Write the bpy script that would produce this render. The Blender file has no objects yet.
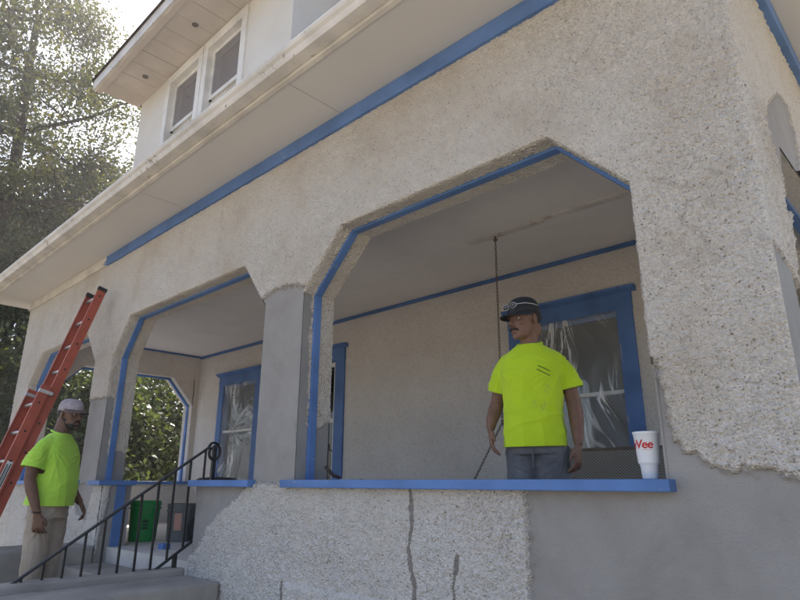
import bpy, bmesh, math, random
import numpy as np
from mathutils import Vector, Matrix

random.seed(7)
RNG = np.random.default_rng(11)
scene = bpy.context.scene
COL = scene.collection
R_ = math.radians

# ------------------------------------------------------------------ camera
FPX, PITCH, HEAD, ROLL = 602.7, R_(16.92), R_(46.22), R_(0.2)
EYE = np.array([0.0, 0.0, 1.6])
cF = np.array([-math.cos(HEAD)*math.cos(PITCH), math.sin(HEAD)*math.cos(PITCH), math.sin(PITCH)])
cR0 = np.array([math.sin(HEAD), math.cos(HEAD), 0.0])
cU0 = np.cross(cR0, cF)
cR = math.cos(ROLL)*cR0 + math.sin(ROLL)*cU0
cU = -math.sin(ROLL)*cR0 + math.cos(ROLL)*cU0
cam_d = bpy.data.cameras.new('camera')
cam = bpy.data.objects.new('camera', cam_d)
COL.objects.link(cam)
cam_d.sensor_fit = 'HORIZONTAL'
cam_d.sensor_width = 36.0
cam_d.lens = 36.0*FPX/800.0
cam_d.clip_start = 0.05
cam_d.clip_end = 2000
M = Matrix(((cR[0], cU[0], -cF[0], EYE[0]), (cR[1], cU[1], -cF[1], EYE[1]), (cR[2], cU[2], -cF[2], EYE[2]), (0, 0, 0, 1)))
cam.matrix_world = M
scene.camera = cam

# ------------------------------------------------------------------ sky, sun, exposure
SUN_EL, SUN_AZ = R_(50.0), R_(135.2)          # azimuth counter-clockwise from +X
world = bpy.data.worlds.new('World')
scene.world = world
world.use_nodes = True
wn = world.node_tree
bg = wn.nodes['Background']
sky = wn.nodes.new('ShaderNodeTexSky')
sky.sky_type = 'NISHITA'
sky.sun_disc = False
sky.sun_elevation = SUN_EL
sky.sun_rotation = math.pi/2 - SUN_AZ
sky.dust_density = 2.5
sky.air_density = 0.8
sky.ozone_density = 0.6
wn.links.new(sky.outputs[0], bg.inputs[0])
bg.inputs[1].default_value = 0.13
sun_d = bpy.data.lights.new('sun', 'SUN')
sun_d.energy = 5.0
sun_d.angle = R_(0.53)
sun_d.color = (1.0, 0.94, 0.87)
sun = bpy.data.objects.new('sun', sun_d)
COL.objects.link(sun)
S = Vector((math.cos(SUN_EL)*math.cos(SUN_AZ), math.cos(SUN_EL)*math.sin(SUN_AZ), math.sin(SUN_EL)))
sun.rotation_euler = S.to_track_quat('Z', 'Y').to_euler()
sun.location = S*40
vs = scene.view_settings
vs.view_transform = 'Standard'
vs.look = 'None'
vs.exposure = 1.5
vs.gamma = 1.0
vs.use_curve_mapping = False
scene.render.engine = 'CYCLES'
scene.cycles.max_bounces = 8
scene.cycles.diffuse_bounces = 6
scene.cycles.transparent_max_bounces = 12

# ------------------------------------------------------------------ numeric helpers
def ray(x, y):
    return cF + (x-400)/FPX*cR - (y-300)/FPX*cU
def on(ax, v, x, y):
    d = ray(x, y); t = (v-EYE[ax])/d[ax]
    return EYE + t*d

_perm = np.random.default_rng(3).permutation(256)
_perm = np.concatenate([_perm, _perm, _perm])
_grad = np.random.default_rng(4).normal(size=(256, 3))
_grad /= np.linalg.norm(_grad, axis=1)[:, None]
def perlin(P):
    P = np.asarray(P, float)
    i = np.floor(P).astype(int); f = P - i; i &= 255
    u = f*f*f*(f*(f*6-15)+10)
    out = 0
    for dx in (0, 1):
        for dy in (0, 1):
            for dz in (0, 1):
                h = _perm[_perm[_perm[i[:, 0]+dx]+i[:, 1]+dy]+i[:, 2]+dz]
                g = _grad[h]
                d = g[:, 0]*(f[:, 0]-dx)+g[:, 1]*(f[:, 1]-dy)+g[:, 2]*(f[:, 2]-dz)
                w = (u[:, 0] if dx else 1-u[:, 0])*(u[:, 1] if dy else 1-u[:, 1])*(u[:, 2] if dz else 1-u[:, 2])
                out = out + w*d
    return out
def fbm(P, octs=3, gain=.5):
    a, o, s = 1.0, 0, 1.0
    for k in range(octs):
        o = o + a*perlin(np.asarray(P)*s+k*17.3); a *= gain; s *= 2.03
    return o

# ------------------------------------------------------------------ materials
def nd(nt, t, **kw):
    n = nt.nodes.new(t)
    for k, v in kw.items():
        setattr(n, k, v)
    return n
def new_mat(name):
    m = bpy.data.materials.new(name); m.use_nodes = True
    nt = m.node_tree
    return m, nt, nt.nodes['Principled BSDF']
def ramp(nt, src, stops):
    r = nd(nt, 'ShaderNodeValToRGB')
    e = r.color_ramp.elements
    while len(e) < len(stops): e.new(0.5)
    for k, (p, c) in enumerate(stops):
        e[k].position = p
        e[k].color = (*c, 1) if len(c) == 3 else c
    nt.links.new(src, r.inputs[0])
    return r
def noise(nt, co, scale, detail=4, rough=.55, dist=0.0):
    n = nd(nt, 'ShaderNodeTexNoise')
    n.inputs['Scale'].default_value = scale
    n.inputs['Detail'].default_value = detail
    n.inputs['Roughness'].default_value = rough
    n.inputs['Distortion'].default_value = dist
    nt.links.new(co, n.inputs['Vector'])
    return n
def coords(nt, kind='Object'):
    return nd(nt, 'ShaderNodeTexCoord').outputs[kind]
def mixc(nt, fac, a, b):
    m = nd(nt, 'ShaderNodeMix', data_type='RGBA')
    for sock, v in ((m.inputs[0], fac), (m.inputs[6], a), (m.inputs[7], b)):
        if isinstance(v, (tuple, list)): sock.default_value = (*v, 1)
        elif isinstance(v, (int, float)): sock.default_value = v
        else: nt.links.new(v, sock)
    return m.outputs[2]
def math_(nt, op, a, b=None, c=None):
    m = nd(nt, 'ShaderNodeMath', operation=op)
    for k, v in enumerate((a, b, c)):
        if v is None: continue
        if isinstance(v, (int, float)): m.inputs[k].default_value = v
        else: nt.links.new(v, m.inputs[k])
    return m.outputs[0]
def bump(nt, bsdf, h, strength=.3, dist=.01, prev=None):
    b = nd(nt, 'ShaderNodeBump')
    b.inputs['Strength'].default_value = strength
    b.inputs['Distance'].default_value = dist
    nt.links.new(h, b.inputs['Height'])
    if prev is not None: nt.links.new(prev, b.inputs['Normal'])
    nt.links.new(b.outputs[0], bsdf.inputs['Normal'])
    return b.outputs[0]
def simple(name, c1, c2=None, rough=.6, scale=8, bs=0, bscale=60, bdist=.004, metal=0, spec=.4, detail=5):
    m, nt, b = new_mat(name)
    co = coords(nt)
    c2 = c2 or tuple(x*.8 for x in c1)
    n = noise(nt, co, scale, detail)
    r = ramp(nt, n.outputs[0], [(.3, c2), (.7, c1)])
    nt.links.new(r.outputs[0], b.inputs['Base Color'])
    b.inputs['Roughness'].default_value = rough
    b.inputs['Metallic'].default_value = metal
    b.inputs['Specular IOR Level'].default_value = spec
    if bs:
        n2 = noise(nt, co, bscale, 4)
        bump(nt, b, n2.outputs[0], bs, bdist)
    return m
def chipped(name, paint, under, rough=.5, amount=.66, scale=14, wear2=None):
    m, nt, b = new_mat(name)
    co = coords(nt)
    n = noise(nt, co, scale, 8, .65)
    n2 = noise(nt, co, 2.2, 4)
    s = math_(nt, 'MULTIPLY_ADD', n2.outputs[0], .35, n.outputs[0])
    f = ramp(nt, s, [(amount, (0, 0, 0)), (amount+.03, (1, 1, 1))])
    v = noise(nt, co, 3, 4)
    pc = ramp(nt, v.outputs[0], [(.3, tuple(x*.74 for x in paint)), (.55, paint), (.75, tuple(min(x*1.12+.01, .9) for x in paint))])
    c = mixc(nt, f.outputs[0], pc.outputs[0], under)
    nt.links.new(c, b.inputs['Base Color'])
    b.inputs['Roughness'].default_value = rough
    b.inputs['Specular IOR Level'].default_value = .35
    bump(nt, b, math_(nt, 'SUBTRACT', n.outputs[0], f.outputs[0]), .35, .003)
    return m

def stucco_mat():
    m, nt, b = new_mat('stucco')
    co = coords(nt)
    at = nd(nt, 'ShaderNodeAttribute', attribute_name='grey')
    at2 = nd(nt, 'ShaderNodeAttribute', attribute_name='seam')
    hz = nd(nt, 'ShaderNodeAttribute', attribute_name='rough')
    fine = noise(nt, co, 70, 5, .6)
    mid = noise(nt, co, 22, 5, .6)
    big = noise(nt, co, 1.6, 5, .6)
    vor = nd(nt, 'ShaderNodeTexVoronoi')
    vor.inputs['Scale'].default_value = 95
    vor.inputs['Randomness'].default_value = 1
    nt.links.new(co, vor.inputs['Vector'])
    sep = nd(nt, 'ShaderNodeSeparateXYZ'); nt.links.new(co, sep.inputs[0])
    # paint colours: cream upper wall, whiter base wall
    cream = ramp(nt, big.outputs[0], [(.28, (.64, .545, .44)), (.5, (.73, .65, .555)), (.72, (.76, .695, .615))])
    white = ramp(nt, big.outputs[0], [(.3, (.72, .65, .575)), (.7, (.81, .765, .71))])
    zf = math_(nt, 'MULTIPLY_ADD', big.outputs[0], .5, sep.outputs[2])
    zr = ramp(nt, math_(nt, 'SUBTRACT', zf, 1.2), [(.45, (1, 1, 1)), (.95, (0, 0, 0))])
    base = mixc(nt, zr.outputs[0], cream.outputs[0], white.outputs[0])
    # rusty dirt lodged in the pits of the dash
    sp = noise(nt, co, 46, 6, .72)
    spm = ramp(nt, sp.outputs[0], [(.56, (0, 0, 0)), (.66, (1, 1, 1))])
    area = noise(nt, co, 2.6, 5, .7)
    arm = ramp(nt, area.outputs[0], [(.40, (0, 0, 0)), (.68, (1, 1, 1))])
    lowz = nd(nt, 'ShaderNodeMapRange'); nt.links.new(sep.outputs[2], lowz.inputs[0]); lowz.inputs[1].default_value = 2.7; lowz.inputs[2].default_value = 3.4; lowz.inputs[3].default_value = .85; lowz.inputs[4].default_value = .22
    dirt = math_(nt, 'MULTIPLY', math_(nt, 'MULTIPLY', spm.outputs[0], arm.outputs[0]), lowz.outputs[0])
    base = mixc(nt, dirt, base, (.33, .235, .155))
    v2 = nd(nt, 'ShaderNodeTexVoronoi'); v2.inputs['Scale'].default_value = 78
    dco = noise(nt, co, 60, 3)
    va = nd(nt, 'ShaderNodeVectorMath', operation='MULTIPLY_ADD'); va.inputs[1].default_value = (.02, .02, .02)
    nt.links.new(dco.outputs['Color'], va.inputs[0]); nt.links.new(co, va.inputs[2]); nt.links.new(va.outputs[0], v2.inputs['Vector'])
    sepc = nd(nt, 'ShaderNodeSeparateColor'); nt.links.new(v2.outputs['Color'], sepc.inputs[0])
    near = math_(nt, 'LESS_THAN', v2.outputs['Distance'], math_(nt, 'MULTIPLY_ADD', sepc.outputs[1], .30, .10))
    rare = math_(nt, 'LESS_THAN', sepc.outputs[0], math_(nt, 'MULTIPLY_ADD', arm.outputs[0], .22, .20))
    speck = math_(nt, 'MULTIPLY', near, rare)  # dark flecks: aggregate, and the grains' small shadows put into the colour
    scol = mixc(nt, sepc.outputs[2], (.17, .125, .085), (.42, .32, .22))
    base = mixc(nt, math_(nt, 'MULTIPLY', speck, math_(nt, 'MULTIPLY_ADD', lowz.outputs[0], .45, .4)), base, scol)
    # wandering hairline cracks, rust stained
    cr_ = nd(nt, 'ShaderNodeTexVoronoi', feature='DISTANCE_TO_EDGE'); cr_.inputs['Scale'].default_value = 5.5
    dc2 = noise(nt, co, 9, 6, .7)
    vb = nd(nt, 'ShaderNodeVectorMath', operation='MULTIPLY_ADD'); vb.inputs[1].default_value = (.22, .22, .22)
    nt.links.new(dc2.outputs['Color'], vb.inputs[0]); nt.links.new(co, vb.inputs[2]); nt.links.new(vb.outputs[0], cr_.inputs['Vector'])
    crm = ramp(nt, cr_.outputs[0], [(.003, (1, 1, 1)), (.013, (0, 0, 0))])
    crk = math_(nt, 'MULTIPLY', crm.outputs[0], ramp(nt, noise(nt, co, 3.7, 4, .6).outputs[0], [(.54, (0, 0, 0)), (.66, (1, 1, 1))]).outputs[0])
    base = mixc(nt, math_(nt, 'MULTIPLY', crk, math_(nt, 'MULTIPLY', lowz.outputs[0], .55)), base, (.36, .26, .18))
    streak = noise(nt, co, 6, 5, .7)
    base = mixc(nt, math_(nt, 'MULTIPLY', ramp(nt, streak.outputs[0], [(.5, (0, 0, 0)), (.75, (1, 1, 1))]).outputs[0], .25), base, (.50, .40, .29))
    # cement patches
    gn = noise(nt, co, 3.2, 6, .6, .4)
    grey = ramp(nt, gn.outputs[0], [(.3, (.255, .228, .203)), (.5, (.305, .277, .25)), (.7, (.345, .318, .292))])
    blot = noise(nt, co, 1.1, 6, .65, .8)
    gfine = noise(nt, co, 160, 3, .6)
    gcol = mixc(nt, ramp(nt, blot.outputs[0], [(.42, (0, 0, 0)), (.62, (.55, .55, .55))]).outputs[0], grey.outputs[0], (.37, .35, .33))
    gcol = mixc(nt, ramp(nt, gfine.outputs[0], [(.52, (0, 0, 0)), (.75, (.5, .5, .5))]).outputs[0], gcol, (.19, .17, .15))
    edge = math_(nt, 'MULTIPLY_ADD', math_(nt, 'SUBTRACT', mid.outputs[0], .5), .05, at.outputs['Fac'])
    gm = ramp(nt, math_(nt, 'MULTIPLY_ADD', edge, 25.0, .5), [(.42, (1, 1, 1)), (.58, (0, 0, 0))])
    sm = ramp(nt, math_(nt, 'MULTIPLY_ADD', math_(nt, 'MULTIPLY_ADD', math_(nt, 'SUBTRACT', fine.outputs[0], .5), .02, at2.outputs['Fac']), 60.0, .5), [(.4, (1, 1, 1)), (.6, (0, 0, 0))])
    fringe = ramp(nt, math_(nt, 'MULTIPLY_ADD', edge, 25.0, .5), [(.55, (0, 0, 0)), (.62, (.6, .6, .6)), (.9, (.35, .35, .35)), (1, (0, 0, 0))])
    base = mixc(nt, fringe.outputs[0], base, (.42, .35, .28))
    c = mixc(nt, gm.outputs[0], base, gcol)
    c = mixc(nt, sm.outputs[0], c, mixc(nt, mid.outputs[0], (.26, .22, .18), (.42, .38, .34)))
    nt.links.new(c, b.inputs['Base Color'])
    b.inputs['Roughness'].default_value = .9
    b.inputs['Specular IOR Level'].default_value = .15
    h = math_(nt, 'ADD', math_(nt, 'MULTIPLY', fine.outputs[0], .6), math_(nt, 'MULTIPLY', mid.outputs[0], .9))
    h = math_(nt, 'ADD', h, math_(nt, 'MULTIPLY', vor.outputs[0], -.8))
    h = math_(nt, 'SUBTRACT', h, math_(nt, 'MULTIPLY', crk, .10))
    inv = math_(nt, 'SUBTRACT', 1.0, math_(nt, 'MULTIPLY', gm.outputs[0], .965))
    h = math_(nt, 'MULTIPLY', h, inv)
    trow = noise(nt, co, 9, 3, .5, 1.0)
    mpt = nd(nt, 'ShaderNodeMapping'); mpt.inputs['Rotation'].default_value = (0, R_(35), 0); mpt.inputs['Scale'].default_value = (1, 1, 4.5); nt.links.new(co, mpt.inputs[0])
    tr2 = noise(nt, mpt.outputs[0], 3.5, 5, .6, .5)
    h = math_(nt, 'ADD', h, math_(nt, 'ADD', math_(nt, 'MULTIPLY', trow.outputs[0], .10), math_(nt, 'MULTIPLY', tr2.outputs[0], .28)))
    bump(nt, b, h, 1.0, .017)
    return m

def boards_mat(name, c1, c2, axis, width, rough=.6, groove=.5):
    """painted tongue-and-groove boards: fine relief only"""
    m, nt, b = new_mat(name)
    co = coords(nt)
    sep = nd(nt, 'ShaderNodeSeparateXYZ'); nt.links.new(co, sep.inputs[0])
    q = math_(nt, 'FRACT', math_(nt, 'DIVIDE', sep.outputs[axis], width))
    g = ramp(nt, q, [(0, (0, 0, 0)), (.05, (1, 1, 1)), (.95, (1, 1, 1)), (1, (0, 0, 0))])
    n = noise(nt, co, 2.5, 6, .65)
    n2 = noise(nt, co, 30, 6, .7)
    c = ramp(nt, n.outputs[0], [(.3, c2), (.7, c1)]).outputs[0]
    f = ramp(nt, n2.outputs[0], [(.66, (0, 0, 0)), (.72, (1, 1, 1))])
    c = mixc(nt, math_(nt, 'MULTIPLY', f.outputs[0], .5), c, (.2, .16, .13))
    nt.links.new(c, b.inputs['Base Color'])
    b.inputs['Roughness'].default_value = rough
    bump(nt, b, math_(nt, 'ADD', g.outputs[0], math_(nt, 'MULTIPLY', n2.outputs[0], .15)), groove, .004)
    return m

BLUE = (.10, .20, .44)
M_stucco = stucco_mat()
def inner_mat():
    m, nt, b = new_mat('inner_stucco')
    co = coords(nt)
    n1 = noise(nt, co, 1.3, 6, .65); n2 = noise(nt, co, 42, 5, .65); n3 = noise(nt, co, 5, 5, .7)
    c = ramp(nt, n1.outputs[0], [(.3, (.67, .615, .55)), (.7, (.77, .715, .65))]).outputs[0]
    c = mixc(nt, ramp(nt, n2.outputs[0], [(.5, (0, 0, 0)), (.68, (.55, .55, .55))]).outputs[0], c, (.51, .45, .39))
    c = mixc(nt, ramp(nt, n3.outputs[0], [(.55, (0, 0, 0)), (.8, (.4, .4, .4))]).outputs[0], c, (.52, .46, .40))
    nt.links.new(c, b.inputs['Base Color'])
    b.inputs['Roughness'].default_value = .9; b.inputs['Specular IOR Level'].default_value = .15
    bump(nt, b, n2.outputs[0], 1.0, .03)
    return m
M_innerwall = inner_mat()
M_ceiling = boards_mat('ceiling_boards', (.78, .72, .66), (.71, .65, .59), 1, .085, .55, .35)
M_soffit = simple('soffit_paint', (.67, .63, .59), (.63, .59, .55), .6, 1.2, .12, 40, .003)
M_cream = chipped('cream_trim_paint', (.66, .60, .52), (.28, .22, .17), .55, .86, 16)
M_gutter = chipped('gutter_paint', (.66, .61, .55), (.30, .25, .21), .5, .82, 20)
M_blue = chipped('blue_paint', BLUE, (.33, .33, .34), .5, .845, 22)
M_bluedark = chipped('blue_casing_paint', (.075, .155, .35), (.045, .085, .19), .5, .86, 6)
M_white = chipped('white_window_paint', (.74, .71, .66), (.33, .28, .23), .5, .88, 24)
M_concrete = simple('concrete', (.38, .345, .305), (.25, .23, .205), .9, 3.2, .7, 60, .006, spec=.15, detail=9)
M_floor = simple('porch_floor_paint', (.64, .61, .57), (.48, .455, .42), .6, 5, .2, 40, .003)
M_iron = simple('wrought_iron', (.012, .011, .011), (.02, .018, .017), .5, 30, .3, 90, .001, spec=.5)
M_dark = simple('interior_shade', (.02, .018, .016), (.014, .013, .012), .9, 3)
M_roof = simple('roof_shingle', (.10, .085, .075), (.06, .05, .045), .95, 9, .6, 40, .01, spec=.1)
M_ground = simple('lawn_ground', (.38, .335, .255), (.28, .255, .18), .95, 2.5, .8, 30, .03, spec=.1, detail=8)
M_pave = simple('walk_concrete', (.56, .51, .44), (.47, .43, .37), .9, 3, .4, 50, .004, spec=.15)
M_road = simple('asphalt', (.065, .063, .06), (.045, .044, .043), .9, 20, .4, 120, .004, spec=.2)
M_bark = simple('bark', (.085, .065, .05), (.04, .032, .026), .95, 12, .9, 40, .02, spec=.1)

# ------------------------------------------------------------------ object helpers
def tag(o, label=None, cat=None, group=None, kind=None):
    if label: o['label'] = label
    if cat: o['category'] = cat
    if group: o['group'] = group
    if kind: o['kind'] = kind
    return o
def empty(name, loc=(0, 0, 0), rz=0, parent=None):
    o = bpy.data.objects.new(name, None); COL.objects.link(o)
    o.empty_display_size = .1
    o.location = loc; o.rotation_euler = (0, 0, rz)
    if parent: o.parent = parent
    return o
class MB:
    def __init__(s): s.v = []; s.f = []
    def add(s, verts, faces):
        n = len(s.v)
        s.v.extend(tuple(map(float, p)) for p in verts)
        s.f.extend(tuple(i+n for i in f) for f in faces)
        return s
    def box(s, a, b):
        x0, y0, z0 = (min(a[k], b[k]) for k in range(3)); x1, y1, z1 = (max(a[k], b[k]) for k in range(3))
        return s.add([(x0, y0, z0), (x1, y0, z0), (x1, y1, z0), (x0, y1, z0), (x0, y0, z1), (x1, y0, z1), (x1, y1, z1), (x0, y1, z1)],
                     [(0, 3, 2, 1), (4, 5, 6, 7), (0, 1, 5, 4), (1, 2, 6, 5), (2, 3, 7, 6), (3, 0, 4, 7)])
    def prism(s, poly, ax, a, b):
        """poly: 2D points in the two other axes (cyclic order), extruded along ax from a to b"""
        oth = [k for k in range(3) if k != ax]
        def mk(p, w):
            q = [0, 0, 0]; q[oth[0]] = p[0]; q[oth[1]] = p[1]; q[ax] = w; return q
        n = len(poly)
        return s.add([mk(p, a) for p in poly]+[mk(p, b) for p in poly],
                     [tuple(range(n)), tuple(range(2*n-1, n-1, -1))]+[(k, (k+1) % n+0, (k+1) % n+n, k+n) for k in range(n)])
    def tube(s, pts, rad, n=8, cap=True, flat=1.0):
        pts = [Vector(p) for p in pts]
        if not hasattr(rad, '__len__'): rad = [rad]*len(pts)
        base = len(s.v); rings = []
        up = Vector((0, 0, 1))
        prev = None
        for k, p in enumerate(pts):
            t = (pts[min(k+1, len(pts)-1)]-pts[max(k-1, 0)])
            if t.length < 1e-9: t = Vector((0, 0, 1))
            t.normalize()
            if prev is None:
                a = t.cross(up if abs(t.z) < .9 else Vector((1, 0, 0))).normalized()
            else:
                a = (prev-t*prev.dot(t)).normalized()
            prev = a
            b = t.cross(a)
            ra = rad[k] if hasattr(rad[k], '__len__') else (rad[k], rad[k]*flat)
            for j in range(n):
                w = 2*math.pi*j/n
                q = p+a*(ra[0]*math.cos(w))+b*(ra[1]*math.sin(w))
                s.v.append((q.x, q.y, q.z))
        for k in range(len(pts)-1):
            for j in range(n):
                j2 = (j+1) % n
                s.f.append((base+k*n+j, base+k*n+j2, base+(k+1)*n+j2, base+(k+1)*n+j))
        if cap:
            s.f.append(tuple(base+j for j in range(n-1, -1, -1)))
            s.f.append(tuple(base+(len(pts)-1)*n+j for j in range(n)))
        return s
    def lathe(s, prof, n=24, c=(0, 0, 0)):
        base = len(s.v)
        for r, z in prof:
            for j in range(n):
                w = 2*math.pi*j/n
                s.v.append((c[0]+r*math.cos(w), c[1]+r*math.sin(w), c[2]+z))
        for k in range(len(prof)-1):
            for j in range(n):
                j2 = (j+1) % n
                s.f.append((base+k*n+j, base+k*n+j2, base+(k+1)*n+j2, base+(k+1)*n+j))
        s.f.append(tuple(base+j for j in range(n-1, -1, -1)))
        s.f.append(tuple(base+(len(prof)-1)*n+j for j in range(n)))
        return s
    def ellipsoid(s, c, r, n=16, m=10, rot=None):
        base = len(s.v)
        R = rot or Matrix.Identity(3)
        for i in range(m+1):
            ph = math.pi*i/m
            for j in range(n):
                w = 2*math.pi*j/n
                q = R @ Vector((r[0]*math.sin(ph)*math.cos(w), r[1]*math.sin(ph)*math.sin(w), -r[2]*math.cos(ph)))
                s.v.append((c[0]+q.x, c[1]+q.y, c[2]+q.z))
        for i in range(m):
            for j in range(n):
                j2 = (j+1) % n
                s.f.append((base+i*n+j, base+i*n+j2, base+(i+1)*n+j2, base+(i+1)*n+j))
        return s
    def build(s, name, mat, parent=None, smooth=False, bevel=0):
        me = bpy.data.meshes.new(name)
        me.from_pydata(s.v, [], s.f)
        if bevel or True:
            bm = bmesh.new(); bm.from_mesh(me)
            bmesh.ops.remove_doubles(bm, verts=bm.verts, dist=1e-6)
            bmesh.ops.recalc_face_normals(bm, faces=bm.faces)
            if bevel:
                bmesh.ops.bevel(bm, geom=[e for e in bm.edges if e.is_manifold and e.calc_face_angle(0) > .5], offset=bevel, segments=2, affect='EDGES', profile=.6)
            bm.to_mesh(me); bm.free()
        me.materials.append(mat)
        if smooth:
            me.polygons.foreach_set('use_smooth', [True]*len(me.polygons))
        o = bpy.data.objects.new(name, me); COL.objects.link(o)
        if parent: o.parent = parent
        return o
def box(name, a, b, mat, parent=None, bevel=.004):
    return MB().box(a, b).build(name, mat, parent, bevel=bevel)
def np_mesh(name, V, F, mat, parent=None, smooth=True, attrs=None):
    me = bpy.data.meshes.new(name)
    me.vertices.add(len(V)); me.vertices.foreach_set('co', np.asarray(V, np.float32).ravel())
    F = np.asarray(F, np.int32); k = F.shape[1]
    me.loops.add(F.size); me.loops.foreach_set('vertex_index', F.ravel())
    me.polygons.add(len(F))
    me.polygons.foreach_set('loop_start', np.arange(0, F.size, k, dtype=np.int32))
    me.polygons.foreach_set('loop_total', np.full(len(F), k, np.int32))
    if smooth: me.polygons.foreach_set('use_smooth', np.ones(len(F), bool))
    me.update(calc_edges=True)
    for an, av in (attrs or {}).items():
        at = me.attributes.new(an, 'FLOAT', 'POINT'); at.data.foreach_set('value', np.asarray(av, np.float32))
    me.materials.append(mat)
    o = bpy.data.objects.new(name, me); COL.objects.link(o)
    if parent: o.parent = parent
    return o

#@@SECTION house
# ================================================================== ground
ground = MB().add([(-205, -205, 0), (205, -205, 0), (205, 205, 0), (-205, 205, 0)], [(0, 1, 2, 3)]).build('ground', M_ground)
tag(ground, 'lawn around the house', 'lawn', kind='structure')
walk = box('front_walk', (-6.1, -3.2, -.05), (-4.75, 1.0, .012), M_pave); tag(walk, 'concrete walk leading to the porch steps', 'path', kind='structure')
side = box('sidewalk', (-60, -5.4, -.05), (60, -3.2, .014), M_pave); tag(side, 'unseen concrete sidewalk along the street, added for its bounce light', 'pavement', kind='structure')  # out of view, laid in to bounce sunlight onto the house
road = MB().box((-200, -16, -.05), (200, -6.4, .008)).build('road', M_road); tag(road, 'asphalt street in front of the house', 'road', kind='structure')

# ================================================================== house
W = 2.6                      # outer plane of the porch front
T = .30                      # wall thickness
XL, XR = -10.6, -.47         # porch corners
ZS = 1.57                    # underside of the sills
ZC, ZT = 2.97, 3.39          # bottom and top of the chamfered corners
ZE = 4.31                    # soffit
B = 5.42                     # house wall behind the porch
ZCEIL = 3.83
ZF = .97                     # porch floor
house = empty('house', (-5.5, 6, 0))
tag(house, 'cream stucco house with blue trimmed arched front porch and dormer', 'house')
hp = Vector((-5.5, 6, 0))
class HP:                    # parent wrapper: keep world coordinates
    pass
def H(o, parent=None):
    """attach a mesh built in world coordinates to the house (or one of its parts)"""
    p = parent or house
    o.parent = p
    pw = Vector((0, 0, 0)); q = p
    while q is not None:
        pw += q.location; q = q.parent
    o.location = -pw
    return o

def polysdf(px, pz, poly):
    P = np.array(poly, float); n = len(P)
    d = np.full(px.shape, 1e9); ins = np.zeros(px.shape, bool)
    for i in range(n):
        a, b = P[i], P[(i+1) % n]
        e = b-a; w0 = px-a[0]; w1 = pz-a[1]
        t = np.clip((w0*e[0]+w1*e[1])/(e@e+1e-12), 0, 1)
        d = np.minimum(d, np.hypot(w0-t*e[0], w1-t*e[1]))
        c = ((a[1] > pz) != (b[1] > pz)) & (px < (b[0]-a[0])*(pz-a[1])/(b[1]-a[1]+1e-12)+a[0])
        ins ^= c
    return np.where(ins, -d, d)

GREY_FRONT = [
    [(-1.655, -.1), (-1.65, 1.60), (-1.0, 1.60), (-1.02, 2.14), (-.968, 2.08), (-.955, 1.95), (-.945, 1.80), (-.915, 1.71), (-.86, 1.72), (-.8, 1.665), (-.7, 1.65), (-.6, 1.645), (-.5, 1.60), (-.40, 1.60), (-.40, -.1)],
    [(-4.06, 1.60), (-4.06, 3.02), (-3.9, 3.06), (-3.7, 3.07), (-3.52, 3.02), (-3.44, 3.0), (-3.44, 1.60)],
    [(-4.9, 1.60), (-4.05, 1.60), (-4.18, 1.50), (-4.35, 1.42), (-4.58, 1.28), (-4.68, 1.12), (-4.9, 1.0)],
    [(-7.56, 1.60), (-7.56, 2.52), (-6.94, 2.50), (-6.94, 1.60)],
    [(-5.9, 1.60), (-6.35, 1.60), (-6.3, 1.2), (-6.25, .8), (-5.9, .6)],
    [(-7.0, 1.60), (-7.5, 1.60), (-7.4, 1.3), (-7.1, 1.2)],
]
SEAMS = [[(-2.405, 1.58), (-2.39, 1.41), (-2.42, 1.25), (-2.38, 1.1), (-2.37, .9), (-2.35, .5)],
         [(-2.075, 1.25), (-2.11, 1.10), (-2.10, .9), (-2.12, .4)],
         [(-3.56, .97), (-3.55, .8), (-3.56, .5)]]
def seam_d(px, pz):
    d = np.full(px.shape, 1e3)
    for s in SEAMS:
        for a, b in zip(s[:-1], s[1:]):
            a = np.array(a); b = np.array(b); e = b-a
            t = np.clip(((px-a[0])*e[0]+(pz-a[1])*e[1])/(e@e), 0, 1)
            d = np.minimum(d, np.hypot(px-a[0]-t*e[0], pz-a[1]-t*e[1]))
    return d-.013

def stucco_disp(P, grey, low):
    """outward relief of the dash coat (metres); grey<0 is trowelled cement"""
    a = fbm(P*48.0, 2, .6)
    gr = np.clip(perlin(P*72.0+11)*2.2+.15, -.2, 1)
    b = fbm(P*15.0+5, 2)
    c = fbm(P*1.7+9, 2)
    pit = np.clip((-.30-perlin(P*33.0+3))*4, 0, 1)
    rough = .0034*a+.0052*gr+.0040*b-.0075*pit
    rough *= np.where(low, 1.75, 1.35)*np.clip(1+.7*c, .6, 1.5)
    smooth = .0012*fbm(P*3.1, 2)-.013
    g = np.clip(.5-(grey+.035*perlin(P*22.0+40)+.025*perlin(P*60.0+4))*45, 0, 1)
    return (rough+.007)*(1-g)+smooth*g

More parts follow.
